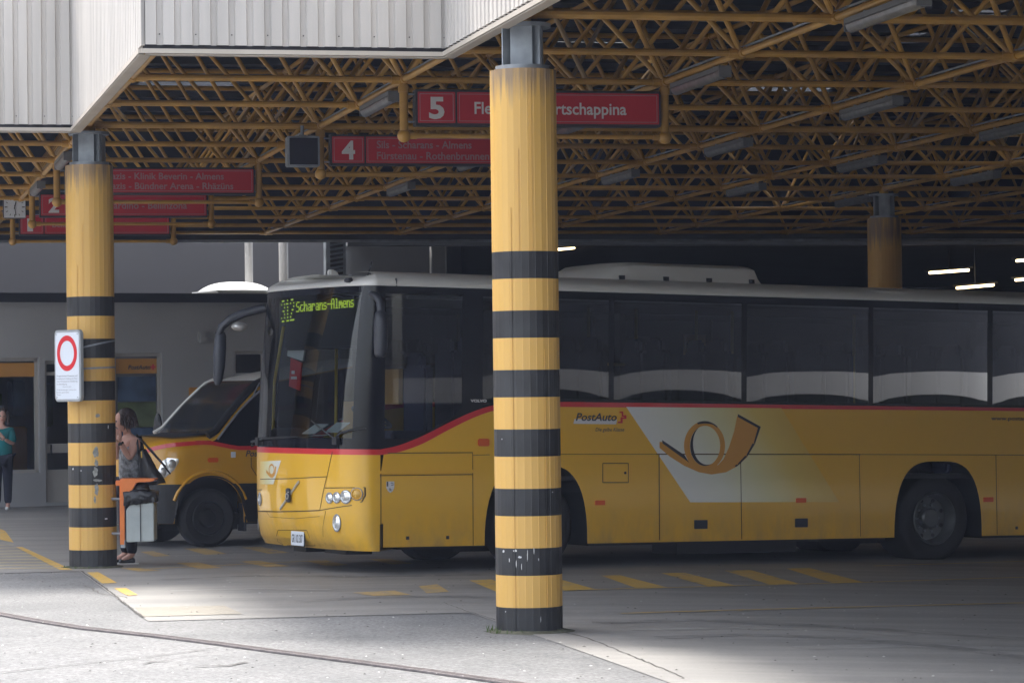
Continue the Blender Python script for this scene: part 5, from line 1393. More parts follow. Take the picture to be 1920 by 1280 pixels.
g = MB(); rc = c + ZV * .135 + sn * .0265; R1, R2 = .192, .135; n = 48
g.add([rc + sx * (r * math.cos(2 * PI * k / n)) + ZV * (r * 1.0 * math.sin(2 * PI * k / n)) for r in (R1, R2) for k in range(n)], [(k, (k + 1) % n, n + (k + 1) % n, n + k) for k in range(n)]); g.build('ring', M['signred'], bd, fix=False)
g = MB(); fo = c + sn * .0265 - sx * .205
for i, s in enumerate(['Ausgenommen Postautos und', 'Linienbusse im Auftrag der Post', 'sowie Fahrzeuge der Anlieferung', 'mit Bewilligung']):
    text_into(g, s, fo - ZV * (.115 + .030 * i), sx, ZV, .016, width=.40 if i < 3 else .2)
text_into(g, 'Post CH AG', fo + sx * .12 - ZV * .232, sx, ZV, .013, width=.16)
for i, s in enumerate(['Widerhandlungen werden mit', 'Busse geahndet', 'Thusis']): text_into(g, s, fo - ZV * (.265 + .027 * i), sx, ZV, .014, width=(.38, .24, .08)[i])
g.build('small_print', M['inkgrey'], bd, fix=False)
g = MB()
for i in (-1, 1):
    for j in (-1, 1): q = c + sx * i * .20 + ZV * j * .34 + sn * .024; g = MB(); g.tube(q, q + sn * .005, .006, 8); g.build('rivet', M['steel'], bd)
pass
g = MB()
for z in (c.z + .21, c.z - .03):
    rows = []
    for k in range(33):
        a = 2 * PI * k / 32; rows.append([Vector((ac.x + math.cos(a) * (RC + .006), ac.y + math.sin(a) * (RC + .006), z + dz2 + (.06 if z > c.z else .01) * math.cos(a))) for dz2 in (-.010, .010)])
    g.grid(rows); g.tube(c - sn * .02 + ZV * (z - c.z), Vector((ac.x, ac.y, z)), .018, 8)
g.build('clamp', M['steel'], t)

# ================================================================ PEOPLE
def skin_mesh(joints, edges, sub=2):
    names = list(joints); me = bpy.data.meshes.new('s'); me.from_pydata([tuple(joints[n][0]) for n in names], [(names.index(a), names.index(b)) for a, b in edges], [])
    ob = bpy.data.objects.new('s', me); C.objects.link(ob); md_ = ob.modifiers.new('k', 'SKIN'); md_.use_smooth_shade = True; md_.branch_smoothing = .3
    for i, n in enumerate(names):
        r = joints[n][1]; me.skin_vertices[0].data[i].radius = (r, r) if not isinstance(r, tuple) else r
    me.skin_vertices[0].data[0].use_root = True
    s = ob.modifiers.new('b', 'SUBSURF'); s.levels = sub; s.render_levels = sub
    dg = bpy.context.evaluated_depsgraph_get(); dg.update(); m2 = bpy.data.meshes.new_from_object(ob.evaluated_get(dg))
    vs = [Vector(v.co) for v in m2.vertices]; fs = [tuple(p.vertices) for p in m2.polygons]
    bpy.data.objects.remove(ob); bpy.data.meshes.remove(me); bpy.data.meshes.remove(m2); return vs, fs
def hand_into(g, wrist, palm_dir, spread_dir, curl_dir, s=1.0, curl=.5):
    pd, sd, cd = (Vector(v).normalized() for v in (palm_dir, spread_dir, curl_dir))
    J = {'w': (wrist, .024 * s), 'p1': (wrist + pd * .045 * s, (.022 * s, .034 * s)), 'p2': (wrist + pd * .085 * s, (.018 * s, .034 * s))}
    vs, fs = skin_mesh(J, [('w', 'p1'), ('p1', 'p2')], 1); g.add(vs, fs)
    for k, (off, L) in enumerate(((-.030, .070), (-.010, .080), (.011, .075), (.030, .060))):
        a = wrist + pd * .080 * s + sd * off * s; b = a + (pd + sd * off * 3) * L * .42 * s; c_ = b + (pd * (1 - curl * .4) + cd * curl * .6) * L * .32 * s; d_ = c_ + (pd * (1 - curl) + cd * curl) * L * .26 * s
        vs, fs = skin_mesh({'a': (a - pd * .02 * s, .009 * s), 'b': (a, .0095 * s), 'c': (b, .009 * s), 'd': (c_, .0082 * s), 'e': (d_, .0068 * s)}, [('a', 'b'), ('b', 'c'), ('c', 'd'), ('d', 'e')], 1); g.add(vs, fs)
    a = wrist + pd * .03 * s - sd * .022 * s; b = a + (pd * .5 - sd * .8) * .035 * s; c_ = b + (pd * .85 - sd * .25 + cd * .3) * .032 * s; d_ = c_ + (pd * .9 + cd * .35) * .024 * s
    vs, fs = skin_mesh({'a': (a, .012 * s), 'b': (b, .0115 * s), 'c': (c_, .010 * s), 'd': (d_, .008 * s)}, [('a', 'b'), ('b', 'c'), ('c', 'd')], 1); g.add(vs, fs)
def head_into(g, c, face, up, s=1.0):
    f = Vector(face).normalized(); u = (Vector(up) - f * Vector(up).dot(f)).normalized(); r = f.cross(u); n, k = 22, 16; vs = []
    for i in range(k + 1):
        ph = PI * i / k
        for j in range(n):
            t_ = 2 * PI * j / n; x, y, z = math.sin(ph) * math.cos(t_), math.sin(ph) * math.sin(t_), math.cos(ph)
            X_ = x * .095 * (1.0 if x < 0 else 1 - .10 * (z < -.2) * -z); Y_ = y * .076 * (1 if z > -.1 else 1 - .32 * (-z - .1)); Z_ = z * .118
            if x > .75 and -.25 < z < .1 and abs(y) < .22: X_ += .018 * (1 - abs(y) / .22) * (1 - abs(z + .12) / .25 if abs(z + .12) < .25 else 0)
            if x > .6 and .05 < z < .25 and .2 < abs(y) < .6: X_ -= .006
            vs.append(c + (f * X_ + r * Y_ + u * Z_) * s)
    g.add(vs, [(i * n + j, (i + 1) * n + j, (i + 1) * n + (j + 1) % n, i * n + (j + 1) % n) for i in range(k) for j in range(n)])
    g.ell(c + (f * .100 - u * .012) * s, .013 * s, 8, 6)
    for e in (-1, 1): g.ell(c + (r * .076 * e - u * .01) * s, (.012 * s, .012 * s, .028 * s), 8, 6)
def face_parts(par, c, face, s=1.0):
    f = Vector(face).normalized(); r = f.cross(ZV).normalized(); g = MB()
    for e in (-1, 1): g.ell(c + (f * .086 + r * .031 * e + ZV * .012) * s, .0115 * s, 10, 6)
    g.build('eye', M['ink'], par, smooth=True); g = MB(); g.ell(c + (f * .088 - ZV * .052) * s, (.012 * s, .024 * s, .007 * s), 10, 6, X=Matrix((tuple(f), tuple(r), (0, 0, 1))).transposed()); g.build('mouth', mat('lips', (.35, .10, .09), .5), par, smooth=True)
# woman behind the bin, leaning forward with her hands over her face
D = 33.55; foot = gp(243, 1060); foot = at(243, 1060, D); zg = G(foot.x, foot.y); K = (foot.z - zg)
def wp(dx, z, dy=0.0): return Vector((foot.x + dx, foot.y + dy, zg + z))
woman = thing('person', 'woman in a patterned sleeveless blouse and dark trousers, hands over her face', 'person', (foot.x, foot.y, zg))
face_d = Vector((-.93, -.32, -.12))
J = {'pel': (wp(.03, .92), (.15, .13)), 'bel': (wp(.04, 1.06), (.155, .135)), 'che': (wp(.03, 1.24), (.15, .125)), 'upc': (wp(.03, 1.36), (.10, .09)), 'nek': (wp(-.01, 1.45), .052), 'hed': (wp(-.03, 1.53), .050),
     'shn': (wp(.10, 1.375, -.12), .062), 'eln': (wp(.04, 1.17, -.20), .046), 'wrn': (wp(-.065, 1.36, -.21), .029), 'shf': (wp(-.06, 1.37, .12), .058), 'elf': (wp(-.14, 1.17, .05), .044), 'wrf': (wp(-.12, 1.36, -.02), .029),
     'hpn': (wp(.06, .86, -.09), .10), 'knn': (wp(.03, .49, -.09), .066), 'ann': (wp(.04, .10, -.09), .042), 'ton': (wp(-.08, .035, -.10), .034), 'hpf': (wp(-.02, .86, .09), .10), 'knf': (wp(-.05, .49, .08), .066), 'anf': (wp(-.05, .10, .08), .042), 'tof': (wp(-.17, .035, .07), .034)}
E_ = [('pel', 'bel'), ('bel', 'che'), ('che', 'upc'), ('upc', 'nek'), ('nek', 'hed'), ('upc', 'shn'), ('shn', 'eln'), ('eln', 'wrn'), ('upc', 'shf'), ('shf', 'elf'), ('elf', 'wrf'), ('pel', 'hpn'), ('hpn', 'knn'), ('knn', 'ann'), ('ann', 'ton'), ('pel', 'hpf'), ('hpf', 'knf'), ('knf', 'anf'), ('anf', 'tof')]
vs, fs = skin_mesh(J, E_); g = MB(); g.add(vs, fs)
hc = wp(-.055, 1.585); head_into(g, hc, face_d, (-.15, 0, 1), 1.0)
hand_into(g, J['wrn'][0], (-.12, .1, 1), (.75, -.65, 0), (.5, .8, .1), 1.0, .3); hand_into(g, J['wrf'][0], (.0, -.2, 1), (.7, .6, 0), (.7, .3, 0), 1.0, .3)
bd_ = g.build('body', M['skin'], woman, fix=True, smooth=True); face_parts(bd_, hc, face_d)
def cloth(names, grow, m, name, par, cut=None, sub=2, extra=None):
    j = {n: (J[n][0], tuple(x + grow for x in J[n][1]) if isinstance(J[n][1], tuple) else J[n][1] + grow) for n in names}
    if extra: j.update(extra)
    e = [x for x in E_ if x[0] in names and x[1] in names]
    vs, fs = skin_mesh(j, e, sub); g = MB(); g.add(vs, fs); return g.build(name, m, par, smooth=True)
cloth(['pel', 'bel', 'che', 'upc'], .028, M['blouse'], 'blouse', woman, extra={'pel': (wp(.03, .86), (.185, .165))})
cloth(['pel', 'hpn', 'knn', 'ann', 'hpf', 'knf', 'anf'], .020, M['navy'], 'trousers', woman)
for s_ in ('n', 'f'):
    a = J['an' + s_][0]; g = MB(); vs, fs = skin_mesh({'h': (a + Vector((.04, 0, -.055)), (.042, .040)), 'm': (a + Vector((-.06, 0, -.06)), (.045, .034)), 't': (a + Vector((-.15, -.01, -.07)), (.040, .028))}, [('h', 'm'), ('m', 't')], 2); g.add(vs, fs); sh_ = g.build('shoe', M['black'], woman, smooth=True)
    g = MB(); g.box(a + Vector((-.05, 0, -.092)), (.25, .085, .016)); g.build('sole', M['paper'], sh_, bevel=.006)
g = MB(); rr = random.Random(9); hb_ = Vector((.93, .3, .1)).normalized()
g.ell(hc + Vector((.035, .02, .03)), (.118, .104, .124), 18, 12)
for k in range(230):
    th_ = rr.uniform(-2.3, 2.3); up0 = rr.uniform(.0, 1.3); d = (hb_ * math.cos(th_) + hb_.cross(ZV) * math.sin(th_)) * math.cos(up0) + ZV * math.sin(up0)
    a = hc + Vector((.02, .01, .02)) + Vector((d.x * .10, d.y * .09, d.z * .118)); b = a + d * .015 + Vector((rr.uniform(-.01, .03), 0, -.05)); c_ = b + Vector((rr.uniform(-.02, .03), rr.uniform(-.02, .02), -rr.uniform(.02, .09)))
    g.path([a, b, c_], [.012, .011, .003], 5)
g.build('hair', M['hair'], woman, smooth=True, fix=False)
g = MB(); w_ = J['wrn'][0]; ax = (w_ - J['eln'][0]).normalized(); g.lathe([(.031, -.012), (.034, -.010), (.034, .010), (.031, .012)], w_ - ax * .02, ax, 20, cap=False); g.box(w_ - ax * .02 + Vector((.0, -.034, 0)), (.035, .012, .035)); g.build('wristwatch', M['black'], woman)
cloth(['che', 'upc'], .030, M['blackcloth'], 'vest', woman, extra={'che': (wp(.035, 1.22), (.165, .14)), 'upc': (wp(.035, 1.355), (.118, .112))})
g = MB()
for dy in (-.085, .06): g.path([wp(.03 + .0, 1.26, dy - .05), wp(.085, 1.40, dy), wp(.12, 1.41, dy + .02), wp(.15, 1.25, dy + .02)], [.022, .020, .020, .022], 8)
g.build('blouse_strap', M['blackcloth'], woman, smooth=True)
# bag
bg_ = thing('shoulder_bag', 'slouching black leather shoulder bag hanging at the woman\'s side, behind the bin', 'bag', wp(.24, 1.05, -.16))
rows = []; cb = wp(.27, 1.06, -.20)
for k in range(9):
    zf = k / 8; w_ = .035 + .145 * min(1, zf * 1.15); z = .20 - .38 * zf; cx_ = -.09 + .10 * zf
    rows.append([cb + Vector((cx_ + math.cos(t_) * w_ * .8 + .012 * math.sin(5 * t_ + k), math.sin(t_) * .07 + .008 * math.sin(3 * t_ + 2 * k), z + .02 * math.cos(t_))) for t_ in np.linspace(0, 2 * PI, 23)])
g = MB(); g.grid(rows); g.poly(rows[0][:-1]); g.poly(rows[-1][:-1]); g.build('pouch', M['bag'], bg_, fix='merge', smooth=True)
g = MB(); g.path([cb + Vector((-.12, .02, .10)), wp(.12, 1.34, -.17), wp(.11, 1.435, -.11), wp(.15, 1.38, -.05), cb + Vector((.16, .02, .02))], .013, 8); g.path([wp(.14, 1.40, -.19), cb + Vector((.02, -.03, .20)), cb + Vector((.22, -.02, -.06))], .010, 8); g.build('strap', M['bag'], bg_, smooth=True)
g = MB(); g.box(cb + Vector((-.09, -.078, .16)), (.012, .006, .07)); g.build('tag', M['pole'], bg_)

# woman in a teal top by the shop front
D = 50.3; foot = at(5, 957, D); zg = G(foot.x, foot.y)
def tp_(dx, z, dy=0.0): return Vector((foot.x + dx, foot.y + dy, zg + z))
p2 = thing('person', 'woman in a loose teal top and dark trousers at the left edge', 'person', (foot.x, foot.y, zg))
J = {'pel': (tp_(0, .92), (.15, .12)), 'bel': (tp_(0, 1.06), (.14, .115)), 'che': (tp_(0, 1.24), (.145, .115)), 'upc': (tp_(0, 1.34), (.10, .085)), 'nek': (tp_(0, 1.42), .05), 'hed': (tp_(0, 1.48), .05),
     'shn': (tp_(.15, 1.33), .055), 'eln': (tp_(.19, 1.10, -.05), .043), 'wrn': (tp_(.08, 1.18, -.20), .028), 'shf': (tp_(-.15, 1.33), .055), 'elf': (tp_(-.20, 1.08), .043), 'wrf': (tp_(-.16, .86, -.05), .028),
     'hpn': (tp_(.085, .86), .09), 'knn': (tp_(.09, .48), .06), 'ann': (tp_(.09, .09), .04), 'ton': (tp_(.10, .035, -.12), .034), 'hpf': (tp_(-.085, .86), .09), 'knf': (tp_(-.09, .48), .06), 'anf': (tp_(-.09, .09), .04), 'tof': (tp_(-.10, .035, -.12), .034)}
vs, fs = skin_mesh(J, E_); g = MB(); g.add(vs, fs); hc = tp_(.01, 1.555); head_into(g, hc, (.15, -1, 0), (0, 0, 1))
hand_into(g, J['wrn'][0], (-.4, -.2, .5), (0, .3, 1), (-1, 0, 0), 1, .6); hand_into(g, J['wrf'][0], (0, -.1, -1), (0, 1, 0), (1, 0, 0), 1, .4)
b_ = g.build('body', M['skin'], p2, smooth=True); face_parts(b_, hc, (.15, -1, 0))
def thick(n, gr): r = J[n][1]; return (J[n][0], tuple(x + gr for x in r) if isinstance(r, tuple) else r + gr)
cloth(['bel', 'che', 'upc', 'shn', 'eln', 'shf', 'elf'], .030, M['teal'], 'top', p2, extra={'bel': (tp_(0, .84), (.20, .16))})
cloth(['pel', 'hpn', 'knn', 'ann', 'hpf', 'knf', 'anf'], .025, M['navy'], 'trousers', p2)
for s_ in ('n', 'f'):
    a = J['an' + s_][0]; g = MB(); vs, fs = skin_mesh({'h': (a + Vector((0, .03, -.05)), .04), 't': (a + Vector((0, -.14, -.06)), (.040, .028))}, [('h', 't')], 2); g.add(vs, fs); g.build('shoe', M['paper'], p2, smooth=True)
g = MB(); g.ell(hc + Vector((-.01, .03, .035)), (.102, .10, .115), 18, 12)
for e in (-1, 1): g.path([hc + Vector((.075 * e, .02, .08)), hc + Vector((.095 * e, .0, -.02)), hc + Vector((.09 * e, -.01, -.13))], [.03, .04, .02], 8)
g.build('hair', M['hair'], p2, smooth=True)

# ================================================================ BUILDINGS BEHIND
WA = math.radians(28); wX = Vector((math.cos(WA), math.sin(WA), 0)); wN = Vector((math.sin(WA), -math.cos(WA), 0))
w0 = gp(40, 950); w0.z = 0
def wl_(u, v, out=0.0):                          # pixel -> point on the shop wall
    return on_plane(u, v, w0 + wN * out, wN)
def ws_(s, z, out=0.0): return Vector((w0.x, w0.y, 0)) + wX * s + ZV * z + wN * out
def sz(u, v): p = wl_(u, v); q = p - w0; return q.dot(wX), p.z
shop = thing('station_building', 'low grey station building with shop windows and a glass door, left background', 'building', w0)
S0, S1, ZE = -9.0, 7.6, sz(240, 563)[1]; zb_ = -.4
open_ = []
for (u0, v0, u1, v1) in ((-30, 671, 76, 886), (84, 676, 150, 940), (214, 662, 306, 880), (440, 658, 500, 705)):
    a, z1 = sz(u0, v0); b, z0 = sz(u1, v1); open_.append((a, b, z0, z1))
ss = sorted(set([S0, S1] + [x for o in open_ for x in o[:2]])); zz = sorted(set([zb_, ZE] + [x for o in open_ for x in o[2:]]))
g = MB()
for a, b in zip(ss, ss[1:]):
    for c_, d in zip(zz, zz[1:]):
        m1, m2 = (a + b) / 2, (c_ + d) / 2
        if any(o[0] < m1 < o[1] and o[2] < m2 < o[3] for o in open_): continue
        g.poly([ws_(a, c_), ws_(b, c_), ws_(b, d), ws_(a, d)])
for o in open_:
    a, b, c_, d = o; t_ = -.22
    for P in (((a, c_), (b, c_)), ((b, c_), (b, d)), ((b, d), (a, d)), ((a, d), (a, c_))): g.poly([ws_(*P[0]), ws_(*P[1]), ws_(*P[1], t_), ws_(*P[0], t_)])
g.prism([ws_(S0, zb_, -6), ws_(S1, zb_, -6), ws_(S1, ZE, -6), ws_(S0, ZE, -6)], wN * -.2); g.prism([ws_(S0, zb_, -6), ws_(S0, ZE, -6), ws_(S0, ZE, 0), ws_(S0, zb_, 0)], wX * .2); g.prism([ws_(S1, zb_, -6), ws_(S1, ZE, -6), ws_(S1, ZE, 0), ws_(S1, zb_, 0)], wX * -.2)
g.build('wall', M['wall_low'], shop, fix='merge')
g = MB(); g.prism([ws_(S0 - .2, ZE, .12), ws_(S1 + .1, ZE, .12), ws_(S1 + .1, ZE, -6.3), ws_(S0 - .2, ZE, -6.3)], (0, 0, .12)); rf_ = g.build('flat_roof', M['conc'], shop)
g = MB(); g.box((ws_(S0, ZE + .04, .14) + ws_(S1, ZE + .04, .14)) / 2, (S1 - S0 + .3, .05, .16), X=wX); g.build('roof_edge', mat('roof_edge_metal', (.02, .022, .032), .5), rf_)
g = MB(); g.prism([ws_(S0, zb_ + .25, -.3), ws_(S1, zb_ + .25, -.3), ws_(S1, zb_ + .25, -5.9), ws_(S0, zb_ + .25, -5.9)], (0, 0, .02)); g.build('interior_floor', M['conc'], shop)
for i, (a, b, c_, d) in enumerate(open_):
    fwd = -.12; isd = i == 1; g = MB(); t_ = .06
    for P, Q in (((a, c_), (b, c_)), ((a, d), (b, d)), ((a, c_), (a, d)), ((b, c_), (b, d))):
        p, q = ws_(*P, fwd), ws_(*Q, fwd); L = (q - p).length; v_ = abs(Q[1] - P[1]) > .01
        inn_ = (wX * (t_ / 2) * (1 if P[0] == a else -1)) if v_ else ZV * (t_ / 2) * (1 if P[1] == c_ else -1)
        g.box((p + q) / 2 + inn_, (L, .06, t_), X=(q - p), Y=wN, Z=(q - p).normalized().cross(wN))
    if isd:
        zr = sz(112, 840)[1]; g.box(ws_((a + b) / 2, zr, fwd), (b - a, .06, .16), X=wX); zk = sz(112, 700)[1]; g.box(ws_((a + b) / 2, zk, fwd), (b - a, .06, .06), X=wX)
    fr_ = g.build('door' if isd else 'window', M['alu'], shop)
    g = MB(); g.poly([ws_(a, c_, fwd - .01), ws_(b, c_, fwd - .01), ws_(b, d, fwd - .01), ws_(a, d, fwd - .01)]); g.build('pane', M['winglass'] if i < 3 else M['blackgloss'], fr_, fix=False)
    if isd:
        zq = sz(112, 880)[1]; g = MB(); g.prism([ws_(a + .06, c_ + .06, fwd + .005), ws_(b - .06, c_ + .06, fwd + .005), ws_(b - .06, zq, fwd + .005), ws_(a + .06, zq, fwd + .005)], wN * .02); g.build('kick_panel', M['alu'], fr_)
        g = MB(); g.box(ws_(a + .12, sz(90, 843)[1], fwd + .06), (.02, .04, .18), X=wX); g.build('handle', M['black'], fr_)
    if i in (0, 2):
        zo0, zo1 = (sz(40, 706)[1], sz(40, 680)[1]) if i == 0 else (sz(260, 700)[1], sz(260, 672)[1])
        g = MB(); g.prism([ws_(a + .06, zo0, fwd + .005), ws_(b - .06, zo0, fwd + .005), ws_(b - .06, zo1, fwd + .005), ws_(a + .06, zo1, fwd + .005)], wN * .01); bnd = g.build('header_band', M['orangeband'], fr_)
        if i == 2:
            s_, z_ = sz(244, 692); g = MB(); text_into(g, 'PostAuto', ws_(s_, z_, fwd + .018), wX, ZV, .075, width=.42, bold=.03, slant=.2); g.build('operator_lettering', M['ink'], bnd, fix=False)
            s_, z_ = sz(286, 691); g = MB(); g.box(ws_(s_ + .05, z_ + .03, fwd + .018), (.10, .008, .035), X=wX); g.box(ws_(s_ + .05, z_ + .03, fwd + .018), (.035, .010, .10), X=wX); g.build('cross_emblem', M['bus_red'], bnd)
            for nm, v0, v1, mm_ in (('poster', 706, 752, 'posterblue'), ('poster', 754, 800, 'postergreen'), ('poster', 802, 838, 'posterblue')):
                g = MB(); z1_, z0_ = sz(260, v0)[1], sz(260, v1)[1]; g.prism([ws_(a + .1, z0_, fwd + .002), ws_(b - .08, z0_, fwd + .002), ws_(b - .08, z1_, fwd + .002), ws_(a + .1, z1_, fwd + .002)], wN * .01); g.build(nm, M[mm_], fr_)
        else:
            g = MB(); rr = random.Random(2)
            for (u0, v0, u1, v1, mm_) in ((-20, 760, 20, 782, 0), (2, 790, 8, 830, 1)):
                s0_, z1_ = sz(u0, v0); s1_, z0_ = sz(u1, v1); g.prism([ws_(s0_, z0_, fwd - .25), ws_(s1_, z0_, fwd - .25), ws_(s1_, z1_, fwd - .25), ws_(s0_, z1_, fwd - .25)], wN * .02)
            g.build('window_display', M['paper'], fr_)
s_, z_ = sz(378, 632); g = MB(); g.box(ws_(s_, z_, .05), (.16, .10, .2), X=wX); g.build('wall_lamp', M['wall_low'], shop, bevel=.02)
s_, z_ = sz(361, 742); g = MB(); g.box(ws_(s_, z_, .04), (.16, .05, .3), X=wX); g.build('notice_box', M['orangeband'], shop, bevel=.01)
# shelves inside the shop so the glass has depth
g = MB(); rr = random.Random(12)
for k in range(6):
    s_ = S0 + 5 + k * 1.7; g.box(ws_(s_, .9 + .25 * rr.random(), -2.2 - rr.random() * 1.5), (rr.uniform(.5, 1.3), .5, 1.5), X=wX)
g.build('shop_shelf', M['wall_low'], shop, bevel=.02)
for (u0, v0, u1, v1, cm) in ((-6, 735, 26, 790, 'postergreen'), (30, 800, 74, 884, 'orangeband'), (2, 800, 22, 880, 'posterblue'), (44, 712, 70, 780, 'posterblue'), (100, 720, 122, 800, 'postergreen'), (98, 860, 124, 930, 'wall_low')):  # coloured blocks standing in for green and yellow-brown reflections in the glass
    s0_, z1_ = sz(u0, v0); s1_, z0_ = sz(u1, v1); g = MB(); g.box(ws_((s0_ + s1_) / 2, (z0_ + z1_) / 2, -.75), (s1_ - s0_, .3, z1_ - z0_), X=wX); g.build('reflection_block', M[cm], shop, bevel=.03)
# roof lights and pipes on the low roof
pd_ = at(440, 556, 57.2); zr = ZE + .12
t = thing('dome_skylight', 'sunlit white dome skylight on the low flat roof above the minibus', 'skylight', (pd_.x, pd_.y, zr))
g = MB(); g.box((pd_.x, pd_.y, zr + .03), (1.16, 1.16, .22), X=wX); g.build('upstand', M['alu'], t)
g = MB(); n = 14; rows = []
for i in range(n + 1):
    r = []
    for j in range(n + 1):
        a, b = i / n * 2 - 1, j / n * 2 - 1; h = .19 * (max(0, 1 - a ** 4) * max(0, 1 - b ** 4)) ** .7 * (1 - .35 * (a * a + b * b) / 2)
        r.append(Vector((pd_.x, pd_.y, zr + .15 + h)) + wX * a * .58 - wN * b * .58)
    rows.append(r)
g.grid(rows); g.build('dome', M['dome'], t, smooth=True)
g = MB(); g.box((pd_.x, pd_.y, zr + .15), (1.24, 1.24, .025), X=wX); g.build('rim', M['dome'], t)
for u, lab in ((467, 'left one of two white pipes standing on the low roof above the coach front'), (532, 'right one of two white pipes standing on the low roof above the coach front')):
    p = at(u, 530, 58.2); q = at(u, 448, 58.2); g = MB(); g.tube((p.x, p.y, zr - .1), (p.x, p.y, q.z), .078 if u < 500 else .09, 20); o = smooth_by(g.build('vent_pipe', M['pipe'], None)); tag(o, lab, 'pipe', 'white pipes on the low roof')
# taller pale building behind
tb = Vector((w0.x, w0.y, 0)) - wN * 9.5
g = MB(); a, b = tb + wX * -14, tb + wX * 13
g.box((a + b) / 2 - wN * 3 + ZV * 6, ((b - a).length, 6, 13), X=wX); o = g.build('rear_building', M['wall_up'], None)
tag(o, 'plain pale grey building rising behind the low station building', 'building')
# parking deck building on the right: beam, louvre, panels, dark hall with lit lamps
pk = thing('parking_deck', 'dark concrete parking deck closing the hall behind the coach, with a long pale beam', 'building', grid(3, 13))
def at_b(u, v, b): return on_plane(u, v, grid(0, b), BV)
BB = 13.45
def beam(u0, u1, v0, v1, b, th_, m, name, par=pk):
    p, q = at_b(u0, v1, b), at_b(u1, v1, b); z0, z1 = at_b(u0, v1, b).z, at_b(u0, v0, b).z
    L = (q - p).length; c_ = (p + q) / 2; g = MB(); g.box(Vector((c_.x, c_.y, (z0 + z1) / 2)) + BV * th_ / 2, (L, th_, z1 - z0), X=AV); return g.build(name, m, par, bevel=.004)
beam(652, 3600, 428, 461, BB, .4, M['conc'], 'beam')
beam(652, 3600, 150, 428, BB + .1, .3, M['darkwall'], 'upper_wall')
beam(650, 812, 461, 1000, BB + .12, .3, M['wall_low'], 'wall_panel'); beam(816, 842, 461, 1000, BB + .13, .3, M['wall_low'], 'wall_pier')
lv = beam(612, 650, 415, 560, BB - .1, .3, M['steel'], 'louvre_frame')
g = MB()
for k in range(13):
    v = 418 + 8.6 * k; p, q = at_b(619, v + 3, BB - .115), at_b(643, v - 1, BB - .115); g.box((p + q) / 2, ((q - p).length, .05, .045), X=(q - p))
g.build('louvre_blade', M['dark'], lv)
p0_ = at_b(842, 900, BB + .2); aR = 3600
q0_ = at_b(3600, 900, BB + .2); DEP = 26
g = MB()
zc_ = at_b(842, 461, BB).z
g.prism([Vector((p0_.x, p0_.y, zc_)), Vector((q0_.x, q0_.y, zc_)), Vector((q0_.x, q0_.y, zc_)) + BV * DEP, Vector((p0_.x, p0_.y, zc_)) + BV * DEP], (0, 0, .3))
g.prism([Vector((p0_.x, p0_.y, -1)) + BV * DEP, Vector((q0_.x, q0_.y, -1)) + BV * DEP, Vector((q0_.x, q0_.y, zc_)) + BV * DEP, Vector((p0_.x, p0_.y, zc_)) + BV * DEP], BV * .3)
for e in (p0_, q0_): g.prism([Vector((e.x, e.y, -1)), Vector((e.x, e.y, zc_ + .3)), Vector((e.x, e.y, zc_ + .3)) + BV * DEP, Vector((e.x, e.y, -1)) + BV * DEP], AV * .3)
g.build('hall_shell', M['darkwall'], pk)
for (u0, v0, u1, v1, lab) in ((1743, 511.5, 1799, 506.5, 'lit strip lamp deep in the hall, upper one beside the dim far column'), (1794, 540, 1843, 534.5, 'lit strip lamp deep in the hall, lowest of the four on the right'),
                              (1906, 489, 1962, 484, 'lit strip lamp deep in the hall, topmost at the right edge'), (1904, 525, 1958, 520, 'lit strip lamp deep in the hall, lower one at the right edge'), (1012, 471, 1068, 464.5, 'lit strip lamp whose end shows just right of the nearest column')):
    zz_ = zc_ - .12 if v0 < 500 else zc_ - .16
    Dl = 61.5 if v0 > 500 else 60.5
    p = at(u0, v0, Dl); q = at(u1, v1, Dl - 1.4 if 0 else Dl); d = (BV * -1).normalized(); 
    p = at(u0, v0, Dl); L = 0.6 / .35 * .35
    q = p + AV * ((u1 - u0) * Dl / FPX * .82) - BV * .9; q.z = at(u1, v1, q.y).z; 
    t = thing('hall_lamp', lab, 'lamp', p, 'lit lamps in the dark hall')
    g = MB(); g.tube(p, q, .026, 10); g.build('lit_tube', M['lit'], t, smooth=True); g = MB(); g.box((p + q) / 2 + ZV * .05, ((q - p).length * 1.15, .10, .035), X=(q - p)); g.tube((p + q) / 2 + ZV * .05, Vector(((p + q).x / 2, (p + q).y / 2, zc_)), .01, 6); g.build('lamp_body', M['grey_plastic'], t)

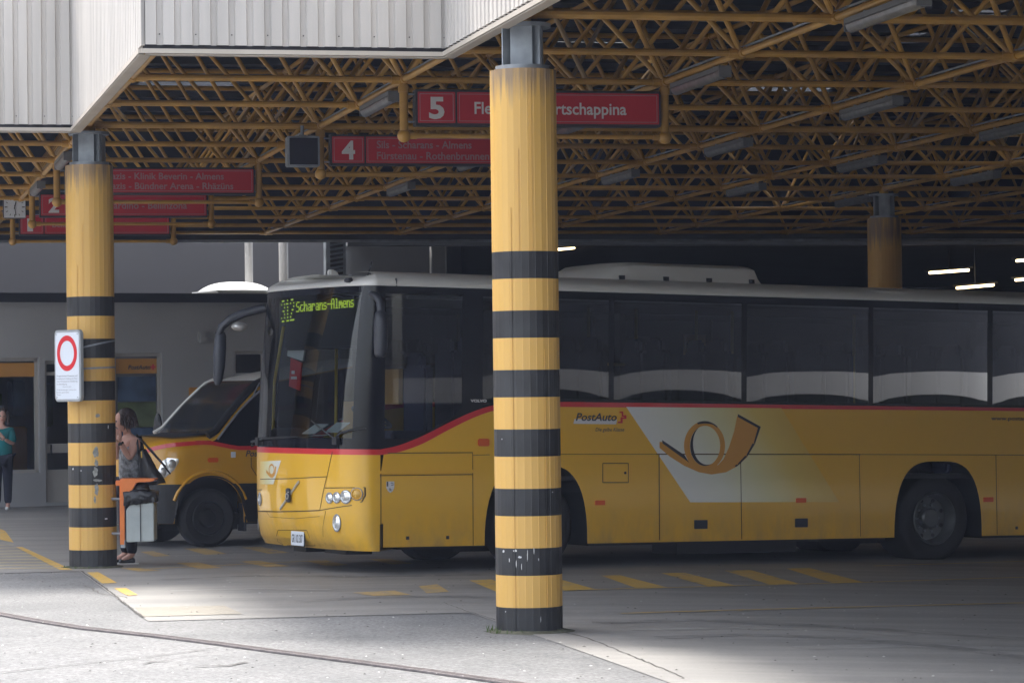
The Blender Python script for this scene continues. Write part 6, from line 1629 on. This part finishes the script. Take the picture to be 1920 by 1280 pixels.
g = MB(); a_, b_2 = grid(9.6, 3.5), grid(9.6, 13.4); g.box((a_ + b_2) / 2 + ZV * 2.6, (.3, (b_2 - a_).length, 8), X=AV); g.build('side_light_blocker', M['darkwall'], pk)  # added unseen wall that cuts light coming from right and back
# ================================================================ ADDED SHAPES outside the picture, put in to block light and mirror in the glass
def block(name, c_, size, yaw, m, label):
    g = MB(); z = size[2] / 2; X_ = Vector((math.cos(yaw), math.sin(yaw), 0)); g.box((c_[0], c_[1], z - .6), size, X=X_); b_ = g.build(name, m, None)
    tag(b_, label, 'building'); return b_
block('reflection_backdrop', (62, 34, 0), (10, 90, 14), .22, M['darkwall'], 'added unseen dark block keeping the side-window reflections dark')  # added dark mass so the side windows mirror little brightness
g = MB(); g.box((44, 30, .5), (.3, 70, 3.2), X=Vector((math.cos(.22), math.sin(.22), 0))); tag(g.build('reflection_wall', mat('reflection_wall_paint', (.6, .6, .6), .8), None), 'added unseen white wall that mirrors as a pale band in the windows', 'wall')  # put in to mirror as the pale band along the side windows
g = MB(); g.box((42.6, 30, .3), (1.2, 66, 2.1), X=Vector((math.cos(.22), math.sin(.22), 0))); tag(g.build('darkener', mat('mirror_dark', (.012, .016, .012), .9), None, bevel=.2), 'added unseen hedge in front of the low white yard wall', 'darkener')  # put in so the mirrored band ends dark underneath
block('light_blocker', (31, -9, 0), (34, 8, 11), .53, M['darkwall'], 'added unseen dark block cutting light from the right front')  # put in to keep open-yard light off the coach's right end
block('blocker', (-52, 60, 0), (14, 70, 19), .3, M['darkwall'], 'added unseen warehouse beyond the yard to the left')  # added out of view, tall to keep sky out of the windscreen's mirror image

# ================================================================ VEIL: thin added volume standing in for veiling glare of the lens
hz = bpy.data.materials.new('glare_veil'); hz.use_nodes = True; nt = hz.node_tree; nt.nodes.remove(nt.nodes['Principled BSDF'])
pv_ = nt.nodes.new('ShaderNodeVolumePrincipled'); pv_.inputs['Color'].default_value = (.62, .72, 1, 1); pv_.inputs['Density'].default_value = .00042
nt.links.new(pv_.outputs[0], nt.nodes['Material Output'].inputs['Volume'])
g = MB(); g.box((0, 45, 7), (130, 150, 20)); tag(g.build('lens_veil', hz, None), kind='stuff')
